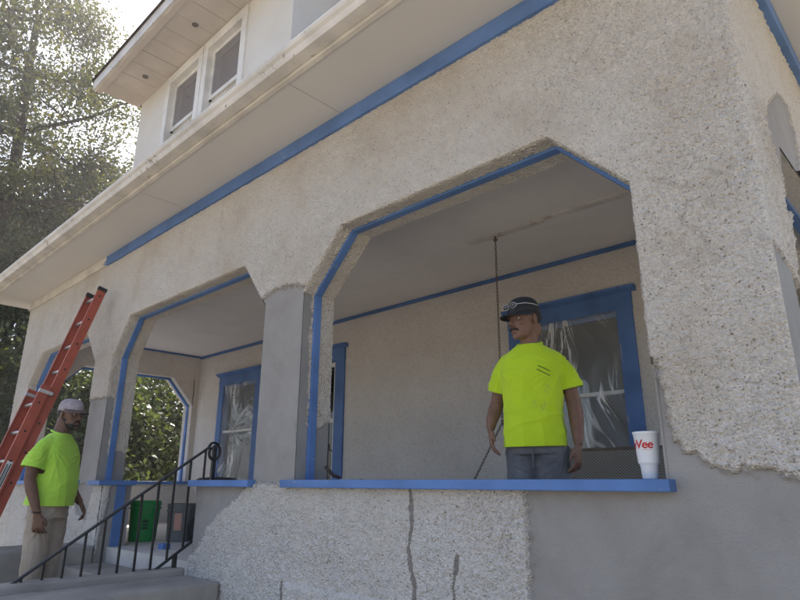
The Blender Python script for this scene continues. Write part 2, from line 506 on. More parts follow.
def open_dist(px, pz):
    d = np.full(px.shape, 1e3)
    for path in OPEN:
        for a, b in zip(path[:-1], path[1:]):
            a = np.array(a); b = np.array(b); e = b-a
            t = np.clip(((px-a[0])*e[0]+(pz-a[1])*e[1])/(e@e), 0, 1)
            d = np.minimum(d, np.hypot(px-a[0]-t*e[0], pz-a[1]-t*e[1]))
    return d
def rag(P): return .018*perlin(P*8.0+70)+.020*perlin(P*27.0+90)+.016*perlin(P*62.0+30)
def grid_quad(bl, br, tr, tl, res):
    w = max(math.dist(bl, br), math.dist(tl, tr)); h = max(math.dist(bl, tl), math.dist(br, tr))
    nx = max(2, int(math.ceil(w/res))); nz = max(2, int(math.ceil(h/res)))
    s, t = np.meshgrid(np.linspace(0, 1, nx+1), np.linspace(0, 1, nz+1))
    s = s.ravel()[:, None]; t = t.ravel()[:, None]
    q = (1-s)*(1-t)*np.array(bl)+s*(1-t)*np.array(br)+s*t*np.array(tr)+(1-s)*t*np.array(tl)
    i = np.arange(nx)[None, :]+np.arange(nz)[:, None]*(nx+1)
    i = i.ravel()
    f = np.stack([i, i+1, i+nx+2, i+nx+1], 1)
    return q, f

FRONT = [((-4.81, 0), (XR, 0), (XR, ZS), (-4.81, ZS)), ((XL, 0), (-6.75, 0), (-6.75, ZS), (XL, ZS)),
         ((-.99, ZS), (XR, ZS), (XR, ZC), (-.99, ZC)), ((-4.0, ZS), (-3.5, ZS), (-3.5, ZC), (-4.0, ZC)),
         ((-7.5, ZS), (-7.0, ZS), (-7.0, ZC), (-7.5, ZC)), ((XL, ZS), (-10.01, ZS), (-10.01, ZC), (XL, ZC)),
         ((-.99, ZC), (XR, ZC), (XR, ZT), (-1.40, ZT)), ((-4.0, ZC), (-3.5, ZC), (-3.09, ZT), (-4.34, ZT)),
         ((-7.5, ZC), (-7.0, ZC), (-6.66, ZT), (-7.91, ZT)), ((XL, ZC), (-10.01, ZC), (-9.6, ZT), (XL, ZT)),
         ((-4.81, ZT), (XR, ZT), (XR, ZE), (-4.81, ZE)), ((XL, ZT), (-4.81, ZT), (-4.81, ZE), (XL, ZE))]
OPEN = [[(-3.5, ZS), (-3.5, ZC), (-3.09, ZT), (-1.40, ZT), (-.99, ZC), (-.99, ZS)],
        [(-7.0, ZS), (-7.0, ZC), (-6.66, ZT), (-4.34, ZT), (-4.0, ZC), (-4.0, ZS)],
        [(-10.01, ZS), (-10.01, ZC), (-9.6, ZT), (-7.91, ZT), (-7.5, ZC), (-7.5, ZS)]]
Vs, Fs, Gs, Ss = [], [], [], []
cnt = 0
def push(V, F, g, s):
    global cnt
    Vs.append(V); Fs.append(F+cnt); Gs.append(g); Ss.append(s); cnt += len(V)
for q in FRONT:
    res = (.0078 if min(p[0] for p in q) > -4.1 and q[0][1] > 1 and q[0][1] < 3.3 else .0092) if min(p[0] for p in q) > -5 else .016
    if q[0][1] == 0 and res < .015: q = ((q[0][0], .55), (q[1][0], .55), q[2], q[3])
    uv, F = grid_quad(*q, res)
    px_, pz_ = uv[:, 0], uv[:, 1]
    g = np.full(len(uv), 1e3)
    for poly in GREY_FRONT: g = np.minimum(g, polysdf(px_, pz_, poly))
    P = np.stack([px_, np.full(len(uv), W), pz_], 1)
    sd = seam_d(px_, pz_)+.016*perlin(P*13.0)+.014*perlin(P*42.0)
    g = g+np.where(g < .2, rag(P), 0)*np.clip(np.abs(px_+1.65)*8, .25, 1)
    d = stucco_disp(P, g, pz_ < 1.6)
    sg = np.clip(.5-sd*60, 0, 1)
    d = d*(1-sg)-.004*sg
    # smooth zone just under the sill and long raised ledge at the base
    k_ = np.clip(open_dist(px_, pz_)/.012, 0, 1)
    d = d*k_+np.where(g < .004, -.012, .002)*(1-k_)
    P[:, 1] -= d
    m = px_ > XR-1e-6
    P[m, 0] += .006; P[m, 1] = W-.001
    push(P, F, g, sd)
# base of the wall below the fine grid
push(np.array([(-4.81, W, 0), (XR, W, 0), (XR, W, .55), (-4.81, W, .55)], float), np.array([[0, 1, 2, 3]]), np.array([1., -1, -1, 1]), np.full(4, 1e3))
# reveals of the three openings
for k, path in enumerate(OPEN):
    fine = k == 0
    res = .009 if fine else .016
    for (a, b) in zip(path[:-1], path[1:]):
        L = math.dist(a, b)
        uv, F = grid_quad((0, 0), (L, 0), (L, T), (0, T), res)
        s, dep = uv[:, 0], uv[:, 1]
        ex = np.array([(b[0]-a[0])/L, (b[1]-a[1])/L]); nrm = np.array([ex[1], -ex[0]])
        px_ = a[0]+ex[0]*s; pz_ = a[1]+ex[1]*s
        P = np.stack([px_, W+dep, pz_], 1)
        g = np.full(len(P), 1e3)
        if nrm[0] > .9 and k < 2:
            jz = .03*perlin(np.stack([P[:, 1]*9, P[:, 2]*9, P[:, 0]], 1))
            top = (3.0 if k == 0 else 2.5)
            g = np.minimum(np.maximum(dep-.085-jz, P[:, 2]-top), P[:, 2]-(2.0 if k == 0 else 1.9)+jz*3)
        if nrm[0] < -.9: g = P[:, 2]-(2.08, 3.0, 2.5)[k]
        d = stucco_disp(P, g, np.zeros(len(P), bool))
        d = d*np.clip(dep/.010, 0, 1)
        P[:, 0] += nrm[0]*d; P[:, 2] += nrm[1]*d
        # roll the outer arris in so that it meets the face relief
        m = dep < 1e-6
        P[m, 1] -= np.where(g[m] < .004, -.0115, .003)
        push(P, F[:, ::-1], g, np.full(len(P), 1e3))
# right hand side face of the corner
SIDE_GREY = [[(on(0, XR, *p)[1], on(0, XR, *p)[2]) for p in ((777, 93), (768, 105), (765, 117), (772, 145), (783, 183), (786, 215), (800, 200), (799, 160), (797, 147), (788, 110))],
             [(2.5, 2.50), (2.6, 2.51), (2.75, 2.49), (2.86, 2.46), (3.05, 2.40), (3.05, -.1), (2.5, -.1)]]
RC, RT, RH = 2.46, 3.26, .31   # right hand end opening
SIDE = [((W, .55), (3.0, .55), (3.0, RC), (W, RC)), ((W, RC), (3.0, RC), (3.0+RH, RT), (W, RT)), ((W, RT), (5.3, RT), (5.3, ZE), (W, ZE))]
for q in SIDE:
    uv, F = grid_quad(*q, .0125 if q[2][0] < 4 else .02)
    g = np.full(len(uv), 1e3)
    for poly in SIDE_GREY: g = np.minimum(g, polysdf(uv[:, 0], uv[:, 1], poly))
    P = np.stack([np.full(len(uv), XR), uv[:, 0], uv[:, 1]], 1)
    g = g+np.where(g < .2, rag(P)*.7, 0)
    d = stucco_disp(P, g, np.zeros(len(P), bool))
    P[:, 0] += d
    m = uv[:, 0] < W+1e-6
    P[m, 0] = XR+.006; P[m, 1] = W-.001
    push(P, F, g, np.full(len(P), 1e3))
# end face of the low wall on the far side of the steps
uv, F = grid_quad((W-.002, 0), (W+T, 0), (W+T, ZS), (W-.002, ZS), .016)
P = np.stack([np.full(len(uv), -6.75), uv[:, 0], uv[:, 1]], 1)
g = polysdf(uv[:, 0], uv[:, 1], [(W+.05, -.1), (W+.02, .9), (W+.10, 1.65), (W+.5, 1.65), (W+.5, -.1)])+rag(P)
dd = stucco_disp(P, g, np.ones(len(P), bool))
P[:, 0] += np.where(uv[:, 0] < W, 0, .004+np.clip(dd, -.003, .02))
push(P, F, g, np.full(len(P), 1e3))
front_wall = H(np_mesh('porch_wall', np.vstack(Vs), np.vstack(Fs), M_stucco, None, True, {'grey': np.concatenate(Gs), 'seam': np.concatenate(Ss)}))
front_wall['label'] = 'front porch wall of dashed cream stucco with smooth grey cement patches'
# solid core behind the coat
core = MB()
for q in FRONT:
    q = [list(p) for p in q]
    core.prism([tuple(p) for p in q], 1, W+.018, W+T-.004)
H(core.build('wall_core', simple('core_cement', (.30, .285, .265), (.24, .225, .21), .9, 4, .5, 40, .004)), front_wall)
# inner face of the front wall
M_inner2 = M_innerwall
# raised ledge at the wall foot
led = MB()
uv, F = grid_quad((-3.52, .1), (-1.72, .1), (-1.72, .985), (-3.52, .985), .014)
P = np.stack([uv[:, 0], np.full(len(uv), W-.03), uv[:, 1]], 1)
edge = np.minimum(np.minimum(uv[:, 0]+3.52, -1.72-uv[:, 0]), .985-uv[:, 1])
P[:, 1] -= stucco_disp(P, np.full(len(P), 1e3), np.ones(len(P), bool)) - np.clip(.02-edge, 0, .02)*1.6
sd = seam_d(P[:, 0], P[:, 2])
o = H(np_mesh('foundation_panel', P, F, M_stucco, None, True, {'grey': np.full(len(P), 1e3), 'seam': sd}), front_wall)

# blue sills
def sill(x0, x1, y1=W+T+.03, nm='sill'):
    m = MB().box((x0, W-.06, ZS), (x1, y1, ZS+.05))
    return H(m.build(nm, M_blue, None, bevel=.006), front_wall)
sill(-3.57, -.955); sill(-4.85, -3.965); sill(-7.04, -6.71); sill(-10.06, -7.46)
# blue stop strips inside the openings
for k, path in enumerate(OPEN):
    pth = [(p[0], p[1]) for p in path]
    def off(path, d):
        out = []
        n = len(path)
        for i, p in enumerate(path):
            ns = []
            for a, b in ((path[max(i-1, 0)], path[max(i, 1)]), (path[min(i, n-2)], path[min(i+1, n-1)])):
                L = math.dist(a, b); ns.append(((b[1]-a[1])/L, -(b[0]-a[0])/L))
            nx, nz = ns[0][0]+ns[1][0], ns[0][1]+ns[1][1]; l = math.hypot(nx, nz); nx /= l; nz /= l
            c = nx*ns[0][0]+nz*ns[0][1]
            out.append((p[0]+nx*d/c, p[1]+nz*d/c))
        return out
    a_ = off(pth, -.004); b_ = off(pth, .026)
    a_[0] = (a_[0][0], ZS+.05); b_[0] = (b_[0][0], ZS+.05); a_[-1] = (a_[-1][0], ZS+.05); b_[-1] = (b_[-1][0], ZS+.05)
    for i in range(len(pth)-1):
        m = MB().prism([a_[i], a_[i+1], b_[i+1], b_[i]], 1, W+.105, W+.165)
        H(m.build('opening_trim', M_blue, None, bevel=.004), front_wall)

# ---------------- end walls of the porch, house wall, floor, ceiling
def wall_holes(u0, u1, v0, v1, holes):
    us = sorted({u0, u1, *[h[0] for h in holes], *[h[1] for h in holes]}); vs_ = sorted({v0, v1, *[h[2] for h in holes], *[h[3] for h in holes]})
    out = []
    for a, b in zip(us[:-1], us[1:]):
        for c, d in zip(vs_[:-1], vs_[1:]):
            if not any(h[0] <= a and b <= h[1] and h[2] <= c and d <= h[3] for h in holes):
                out.append((a, b, c, d))
    return out
def end_wall(x0, x1, y0, ZC=ZC, ZT=ZT, ch=.42):
    ya, yb = y0, 5.33
    m = MB()
    qs = [[(y0-.1 if y0 > 2.7 else y0, 0), (B, 0), (B, ZS), (y0-.1 if y0 > 2.7 else y0, ZS)],
          [(yb, ZS), (B, ZS), (B, ZT), (yb-.02, ZT)], [(yb, ZC-.05), (yb-.005, ZT), (yb-ch, ZT)],
          [(2.905, ZS), (3.0, ZS), (3.0, ZC), (2.905, ZC)], [(2.905, ZC), (3.0, ZC), (3.0+ch, ZT), (2.905, ZT)],
          [(2.905, ZT), (B, ZT), (B, ZE), (2.905, ZE)]]
    for q in qs: m.prism(q, 0, x0, x1)
    return m
ew = H(end_wall(XL+.01, XL+.32, 2.905).build('end_wall', M_innerwall))
ew2 = H(end_wall(XR-.31, XR-.02, 2.905, RC, RT, RH).build('end_wall', M_innerwall))
for xw, zc_, zt_, ch_ in ((XL+.32, ZC, ZT, .42), (XR-.02, RC, RT, RH)):
    pth = [(3.0, ZS), (3.0, zc_), (3.0+ch_, zt_), (5.33-ch_, zt_), (5.33, zc_-.05), (5.33, ZS)]
    for i in range(5):
        a, b = pth[i], pth[i+1]
        L = math.dist(a, b); n_ = ((b[1]-a[1])/L, -(b[0]-a[0])/L)
        m = MB().prism([a, b, (b[0]+n_[0]*.03, b[1]+n_[1]*.03), (a[0]+n_[0]*.03, a[1]+n_[1]*.03)], 0, xw-.17, xw-.11)
        H(m.build('opening_trim', M_blue, None), ew if xw < -5 else ew2)
    H(MB().box((xw-.36, 2.91, ZS), (xw+.05, 5.36, ZS+.05)).build('sill', M_blue, None, bevel=.006), ew if xw < -5 else ew2)

WIN = [dict(x0=-3.40, x1=-2.32, z0=1.55, z1=3.19), dict(x0=-9.38, x1=-8.40, z0=1.55, z1=3.21)]
DOOR = dict(x0=-7.42, x1=-6.42, z0=ZF, z1=3.24)
m = MB()
for a, b, c, d in wall_holes(XL+.02, XR-.02, 0, ZE, [(w['x0'], w['x1'], w['z0'], w['z1']) for w in WIN]+[(DOOR['x0'], DOOR['x1'], DOOR['z0'], DOOR['z1'])]):
    m.box((a, B, c), (b, B+.22, d))
backwall = H(m.build('house_wall', M_innerwall))
M_innerwall_side = M_innerwall
floor = H(MB().box((XL+.33, W+.12, ZF-.5), (XR-.33, B-.002, ZF)).build('porch_floor', M_floor))
ceil = H(MB().box((XL+.33, W+T-.003, ZCEIL), (XR-.33, B-.002, ZCEIL+.08)).build('porch_ceiling', M_ceiling))
# painted cornice strip where ceiling meets wall, and swing board on the ceiling
H(MB().box((XL+.33, B-.03, ZCEIL-.045), (XR-.33, B-.003, ZCEIL-.002)).build('cornice_strip', M_bluedark, None, bevel=.005), ceil)
H(MB().box((XL+.322, W+T, ZCEIL-.03), (XL+.345, B-.034, ZCEIL-.002)).build('cornice_strip', M_bluedark, None, bevel=.004), ceil)
M_swingboard = chipped('weathered_board', (.69, .62, .555), (.50, .42, .35), .7, .76, 9)
H(MB().box((-3.28, 4.345, ZCEIL-.012), (-1.2, 4.44, ZCEIL-.001)).build('swing_board', M_swingboard, None, bevel=.003), ceil)

# ---------------- windows on the porch
M_pane = None
m_, nt, b_ = new_mat('window_glass')
out = nt.nodes['Material Output']
gl = nd(nt, 'ShaderNodeBsdfGlossy'); gl.inputs['Roughness'].default_value = .02
tr = nd(nt, 'ShaderNodeBsdfTransparent'); tr.inputs[0].default_value = (.75, .78, .76, 1)
fr = nd(nt, 'ShaderNodeFresnel'); fr.inputs[0].default_value = 1.5
mx = nd(nt, 'ShaderNodeMixShader')
fac = math_(nt, 'MULTIPLY_ADD', fr.outputs[0], 1.3, .02)
nt.links.new(fac, mx.inputs[0]); nt.links.new(tr.outputs[0], mx.inputs[1]); nt.links.new(gl.outputs[0], mx.inputs[2])
nt.links.new(mx.outputs[0], out.inputs[0])
nt.nodes.remove(b_)
M_pane = m_
def plastic_mat():
    m, nt, b = new_mat('plastic_sheet')
    out = nt.nodes['Material Output']
    b.inputs['Base Color'].default_value = (.75, .75, .73, 1)
    b.inputs['Roughness'].default_value = .16
    b.inputs['Specular IOR Level'].default_value = .8
    tr = nd(nt, 'ShaderNodeBsdfTransparent')
    at = nd(nt, 'ShaderNodeAttribute', attribute_name='fold')
    mx = nd(nt, 'ShaderNodeMixShader')
    f = ramp(nt, at.outputs['Fac'], [(.25, (.20, .20, .20)), (.6, (.36, .36, .36)), (.95, (.80, .80, .80))])
    nt.links.new(f.outputs[0], mx.inputs[0])
    nt.links.new(tr.outputs[0], mx.inputs[1]); nt.links.new(b.outputs[0], mx.inputs[2])
    nt.links.new(mx.outputs[0], out.inputs[0])
    return m
M_plastic = plastic_mat()
def plastic(x0, x1, z0, z1, y, seed, gather):
    nx, nz = 130, 180
    u, v = np.meshgrid(np.linspace(0, 1, nx), np.linspace(0, 1, nz))
    u = u.ravel(); v = v.ravel()
    gx, gz = gather
    # folds radiate from a gathering point
    dx = (u-gx)*(x1-x0); dz = (v-gz)*(z1-z0)
    ang = np.arctan2(dx, dz); rad = np.hypot(dx, dz)
    ang = ang+.25*perlin(np.stack([u*3+seed, v*3, u*0], 1))
    n1 = perlin(np.stack([ang*9+seed, rad*1.2, np.full(len(u), seed)], 1))
    n2 = perlin(np.stack([ang*24+seed, rad*1.6, np.full(len(u), seed+5.)], 1))
    n3 = perlin(np.stack([u*9, v*5, np.full(len(u), seed+9.)], 1))
    ridge = np.exp(-(n1/.06)**2)*.9+np.exp(-(n2/.09)**2)*.8
    ridge = ridge*np.clip(perlin(np.stack([u*3+seed, v*3, np.full(len(u), 2.)], 1))*2.6+.62, 0, 1)
    y_ = y-.012-.030*np.clip(n1, -.3, .6)-.012*n2-.02*n3*0.5
    V = np.stack([x0+u*(x1-x0), y_, z0+v*(z1-z0)], 1)
    i = (np.arange(nx-1)[None, :]+np.arange(nz-1)[:, None]*nx).ravel()
    return np_mesh('plastic_sheet', V, np.stack([i, i+1, i+nx+1, i+nx], 1), M_plastic, None, True, {'fold': np.clip(ridge, 0, 1)})
def porch_window(w, seed, gather):
    x0, x1, z0, z1 = w['x0'], w['x1'], w['z0'], w['z1']
    c = .145
    # casing is the part itself, everything else hangs under it
    m = MB()
    m.box((x0-c, B-.025, z0-.02), (x0+.01, B+.05, z1+.01)); m.box((x1-.01, B-.025, z0-.02), (x1+c, B+.05, z1+.01))
    m.box((x0-c-.004, B-.028, z1-.01), (x1+c+.004, B+.05, z1+.15))
    win = H(m.build('window', M_bluedark, None, bevel=.004))
    m = MB().prism([(B-.028, z1+.15), (B-.075, z1+.185), (B-.08, z1+.205), (B+.02, z1+.205), (B+.02, z1+.15)], 0, x0-c-.05, x1+c+.05)
    H(m.build('head_cap', M_bluedark, None), win)
    H(MB().box((x0-c-.03, B-.07, z0-.06), (x1+c+.03, B+.05, z0-.021)).build('window_sill', M_bluedark, None, bevel=.005), win)
    zm = 2.42
    m = MB()
    m.box((x0, B+.05, z0), (x0+.04, B+.085, z1)); m.box((x1-.04, B+.05, z0), (x1, B+.085, z1))
    m.box((x0, B+.049, z1-.05), (x1, B+.086, z1)); m.box((x0, B+.049, z0), (x1, B+.086, z0+.07))
    H(m.build('sash', M_bluedark, None), win)
    H(MB().box((x0+.002, B+.03, zm-.018), (x1-.002, B+.084, zm+.018)).build('meeting_rail', M_white, None, bevel=.003), win)
    H(MB().box((x0+.03, B+.066, z0+.05), (x1-.03, B+.072, zm-.02)).build('pane', M_pane, None), win)
    H(MB().box((x0+.03, B+.068, zm+.02), (x1-.03, B+.074, z1-.04)).build('pane', M_pane, None), win)
    pl = H(plastic(x0-.01, x1+.01, z0+.02, z1+.0, B-.0, seed, gather), win)
    pl['label'] = 'wrinkled clear plastic sheet taped over the window'
    return win
w1 = porch_window(WIN[0], 3.3, (.45, 1.25)); w1['label'] = 'blue cased porch window covered with plastic behind the standing man'
w2 = porch_window(WIN[1], 8.1, (.4, .55)); w2['label'] = 'blue cased porch window with bunched plastic beside the stair railing'
H(MB().box((-6.748, 2.74, ZF), (-6.722, 2.83, ZS-.001)).build('end_trim', M_blue, None, bevel=.003), front_wall)
# door
m = MB()
c = .19
m.box((DOOR['x0']-c, B-.025, ZF+.001), (DOOR['x0'], B+.05, DOOR['z1']+.01)); m.box((DOOR['x1'], B-.025, ZF+.001), (DOOR['x1']+c, B+.05, DOOR['z1']+.01))
m.box((DOOR['x0']-c-.004, B-.028, DOOR['z1']), (DOOR['x1']+c+.004, B+.05, DOOR['z1']+.17))
door = H(m.build('door', M_bluedark, None, bevel=.004))
m = MB().prism([(B-.028, DOOR['z1']+.17), (B-.075, DOOR['z1']+.205), (B-.08, DOOR['z1']+.225), (B+.02, DOOR['z1']+.225), (B+.02, DOOR['z1']+.17)], 0, DOOR['x0']-c-.05, DOOR['x1']+c+.05)
H(m.build('head_cap', M_bluedark, None), door)
m = MB()
x0, x1, z0, z1 = DOOR['x0']+.01, DOOR['x1']-.01, ZF+.02, DOOR['z1']-.005
m.box((x0, B+.02, z0), (x0+.055, B+.055, z1)); m.box((x1-.055, B+.02, z0), (x1, B+.055, z1)); m.box((x0, B+.021, z1-.06), (x1, B+.054, z1)); m.box((x0, B+.021, z0), (x1, B+.054, z0+.5)); m.box((x0, B+.022, 2.40), (x1, B+.053, 2.45))
H(m.build('storm_door_frame', M_white, None), door)
H(MB().box((x0+.05, B+.034, z0+.48), (x1-.05, B+.040, z1-.05)).build('pane', M_pane, None), door)
H(MB().tube([(x1-.03, B+.0, 2.02), (x1-.03, B-.04, 2.02), (x1-.03, B-.05, 2.1)], .01, 8).build('handle', M_iron, None), door)
# rooms behind: their shade is put into near-black surfaces
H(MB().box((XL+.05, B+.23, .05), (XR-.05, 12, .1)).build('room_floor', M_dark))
rb = MB()
rb.box((XL+.05, 11.9, 0), (XR-.05, 12.1, ZE)); rb.box((XL+.0, B+.2, 0), (XL+.2, 12, ZE+.2)); rb.box((XR-.2, B+.2, 0), (XR, 12, ZE+.2)); rb.box((XL, B+.1, ZE-.1), (XR, 12, ZE-.02))
H(rb.build('house_body', M_innerwall))
H(MB().box((XL+.3, B+1.0, .1), (XR-.3, B+1.05, ZE-.12)).build('dark_backing', M_dark))  # black sheet added so the panes look into painted shade

# ---------------- eaves
EX0, EX1 = -10.98, .30
frieze = H(MB().box((-7.54, W-.035, 4.188), (XR+.049, W+.02, ZE-.001)).build('frieze_board', M_blue, None, bevel=.004)); frieze['label'] = 'blue painted frieze board under the eave'
fr2 = H(MB().box((XL-.02, W-.034, 4.19), (-7.541, W+.02, ZE-.001)).build('frieze_board', M_cream, None, bevel=.004)); fr2['label'] = 'unpainted cream stretch of frieze board'
# ragged paint end
for k in range(6):
    z = 4.192+k*.02
    H(MB().box((-7.54-random.uniform(.01, .11), W-.0365, z), (-7.535, W-.03, z+random.uniform(.014, .02))).build('paint_stroke', M_blue, None), frieze)
H(MB().box((XR-.015, W+.021, 4.19), (XR+.05, 7, ZE-.001)).build('frieze_board', M_blue, None, bevel=.004))
sof = H(MB().box((EX0+.02, 2.10, ZE+.03), (EX1-.02, W+T, ZE+.05)).build('soffit', M_soffit))
xs = [EX0, -10.35, -7.95, -5.52, -3.1, -.68, EX1]
for k, (a, b) in enumerate(zip(xs[:-1], xs[1:])):
    zz = ZE+random.uniform(0, .003)
    H(MB().box((a+.0025, 2.065, zz), (b-.0025, W+.05, zz+.012)).build('soffit_panel', M_soffit, None), sof)
H(MB().box((XR-.1, W+.055, ZE+.002), (EX1, 8, ZE+.014)).build('soffit_panel', M_soffit, None), sof)
# bead, fascia and gutter swept along the front
def sweep_x(prof, x0, x1, n, amp, seed):
    V = []; F = []
    k = len(prof)
    for i in range(n+1):
        x = x0+(x1-x0)*i/n
        w = perlin(np.array([[x*.9, seed, 0.], [x*3.1, seed+4, 0.]]))
        dz = amp*(w[0]+.4*w[1])
        V += [(x, p[0]+dz*.5, p[1]+dz) for p in prof]
    for i in range(n):
        for j in range(k):
            j2 = (j+1) % k
            F.append((i*k+j, i*k+j2, (i+1)*k+j2, (i+1)*k+j))
    F.append(tuple(range(k))); F.append(tuple(range((n+1)*k-1, n*k-1, -1)))
    return MB().add(V, F)
fas = H(sweep_x([(2.035, ZE-.012), (2.066, ZE-.016), (2.075, ZE-.002), (2.07, ZE+.045), (2.035, ZE+.045)], EX0, EX1, 80, .004, 1.).build('eave_bead', M_cream))
H(MB().box((EX0, 2.0, ZE+.02), (EX1, 2.034, ZE+.16)).build('fascia', M_gutter))
gut = H(sweep_x([(2.03, ZE+.012), (1.945, ZE+.016), (1.935, ZE+.03), (1.925, ZE+.05), (1.905, ZE+.066), (1.895, ZE+.085), (1.897, ZE+.10), (1.91, ZE+.10), (1.93, ZE+.07), (1.95, ZE+.04), (2.0, ZE+.03), (2.033, ZE+.03)], EX0-.02, EX1+.02, 120, .010, 7.).build('gutter', M_gutter, None, smooth=False))
# roof
PIT = .55
def roof_z(y): return ZE+.115+(y-1.90)*PIT
rid = 7.2
m = MB()
m.prism([(1.935, roof_z(1.90)-.03), (rid, roof_z(rid)), (12.6, ZE), (12.6, ZE-.1), (rid, roof_z(rid)-.14), (1.98, roof_z(1.95)-.075)], 0, EX0-.02, EX1+.02)
roof = H(m.build('roof', M_roof))
for xx in (XL+.02, XR-.04):
    H(MB().prism([(2.2, ZE+.05), (rid, roof_z(rid)-.16), (12.2, ZE+.05)], 0, xx, xx+.02).build('gable', M_innerwall), roof)
# dormer flush above the porch front
m_, nt, b_ = new_mat('painted_sheen_glass')
out = nt.nodes['Material Output']
b_.inputs['Base Color'].default_value = (.30, .27, .27, 1); b_.inputs['Roughness'].default_value = .12; b_.inputs['Specular IOR Level'].default_value = .9  # grey mixed into the pane stands in for reflected sky
tr = nd(nt, 'ShaderNodeBsdfTransparent'); mx = nd(nt, 'ShaderNodeMixShader'); mx.inputs[0].default_value = .55
nt.links.new(tr.outputs[0], mx.inputs[1]); nt.links.new(b_.outputs[0], mx.inputs[2]); nt.links.new(mx.outputs[0], out.inputs[0])
M_sheen = m_
DX0, DX1, DZ = -7.23, -3.88, 6.38
DW = []
dw = [(-6.36, -5.66), (-5.46, -4.76)]
wz0, wz1 = 4.98, 6.25
m = MB()
M_dorm = simple('dormer_stucco', (.70, .66, .60), (.62, .57, .50), .9, 1.5, .6, 60, .006, spec=.15)
for a, b, c, d in wall_holes(DX0, DX1, 4.45, DZ+.1, [(x0, x1, wz0, wz1) for x0, x1 in dw]):
    m.box((a, W, c), (b, W+.15, d))
m.box((DX0, W+.15, 4.45), (DX0+.15, 7.0, DZ+.1)); m.box((DX1-.15, W+.15, 4.45), (DX1, 7.0, DZ+.1))
dorm = H(m.build('dormer', M_dorm))
dorm['label'] = 'stuccoed roof dormer with two sash windows above the porch'
H(MB().box((DX0+.2, W+.24, 4.6), (DX1-.2, W+.26, DZ)).build('pane_backing', simple('backing_grey', (.60, .55, .54), (.42, .39, .39), .8, 4), None), dorm)  # pale sheet added behind the panes to make them read lighter
DS = simple('dormer_soffit_paint', (.66, .58, .51), (.56, .49, .42), .6, 3, .3, 30, .004)
x = DX0-.10
while x < DX1+.35:
    wd = random.uniform(.26, .3)
    zz = DZ+random.uniform(0, .006)
    H(MB().box((x+.003, 2.13, zz), (min(x+wd, DX1+.4)-.003, W+.0, zz+.015)).build('plank', DS, None), dorm)
    x += wd
H(MB().box((DX0-.13, 2.06, DZ-.015), (DX1+.43, 2.128, DZ+.03)).build('eave_trim', DS, None), dorm)
H(MB().box((DX0-.15, 2.03, DZ+.0), (DX1+.45, 2.059, DZ+.14)).build('fascia', M_gutter, None), dorm)
H(MB().box((DX0-.13, 2.06, DZ+.02), (DX0-.101, W+.4, DZ+.12)).build('fascia', M_gutter, None), dorm)
H(MB().add([(DX0-.17, 2.0, DZ+.14), (DX1+.47, 2.0, DZ+.14), (DX1+.47, 8, DZ+.14), (DX0-.17, 8, DZ+.14), (DX0+1.2, 3.6, DZ+.75), (DX1-1.0, 3.6, DZ+.75), (DX1-1.0, 8, DZ+.75), (DX0+1.2, 8, DZ+.75)],
     [(0, 1, 5, 4), (1, 2, 6, 5), (2, 3, 7, 6), (3, 0, 4, 7), (4, 5, 6, 7), (3, 2, 1, 0)]).build('dormer_roof', M_roof, None), dorm)
for vx, vy in ((-6.63, 2.375), (-5.37, 2.36), (-4.2, 2.36)):
    m = MB().lathe([(.010, -.001), (.024, -.002), (.033, -.006), (.035, 0.004)], 20, (vx, vy, DZ-.002))
    v = H(m.build('soffit_vent', simple('vent_metal', (.20, .18, .16), (.12, .11, .10), .7, 40), None), dorm)
for x0, x1 in dw:
    m = MB()
    f = .06
    m.box((x0-.09, W-.022, wz0-.04), (x0+.004, W+.06, wz1-.002)); m.box((x1-.004, W-.022, wz0-.04), (x1+.09, W+.06, wz1+.004)); m.box((x0-.092, W-.024, wz1-.006), (x1+.092, W+.06, wz1+.11))
    win = H(m.build('dormer_window', M_white, None, bevel=.003))
    m = MB()
    zm = 5.60
    for za, zb, yy in ((zm, wz1, .045), (wz0, zm+.02, .075)):
        m.box((x0, W+yy, za), (x0+.045, W+yy+.028, zb)); m.box((x1-.045, W+yy, za), (x1, W+yy+.028, zb)); m.box((x0, W+yy+.001, za), (x1, W+yy+.027, za+.05)); m.box((x0, W+yy+.001, zb-.045), (x1, W+yy+.027, zb))
        H(MB().box((x0+.04, W+yy+.012, za+.04), (x1-.04, W+yy+.016, zb-.04)).build('pane', M_sheen, None), win)
    H(m.build('sash', M_white, None), win)
    H(MB().box((x0-.1, W-.06, wz0-.08), (x1+.1, W+.05, wz0-.041)).build('window_sill', M_white, None), win)
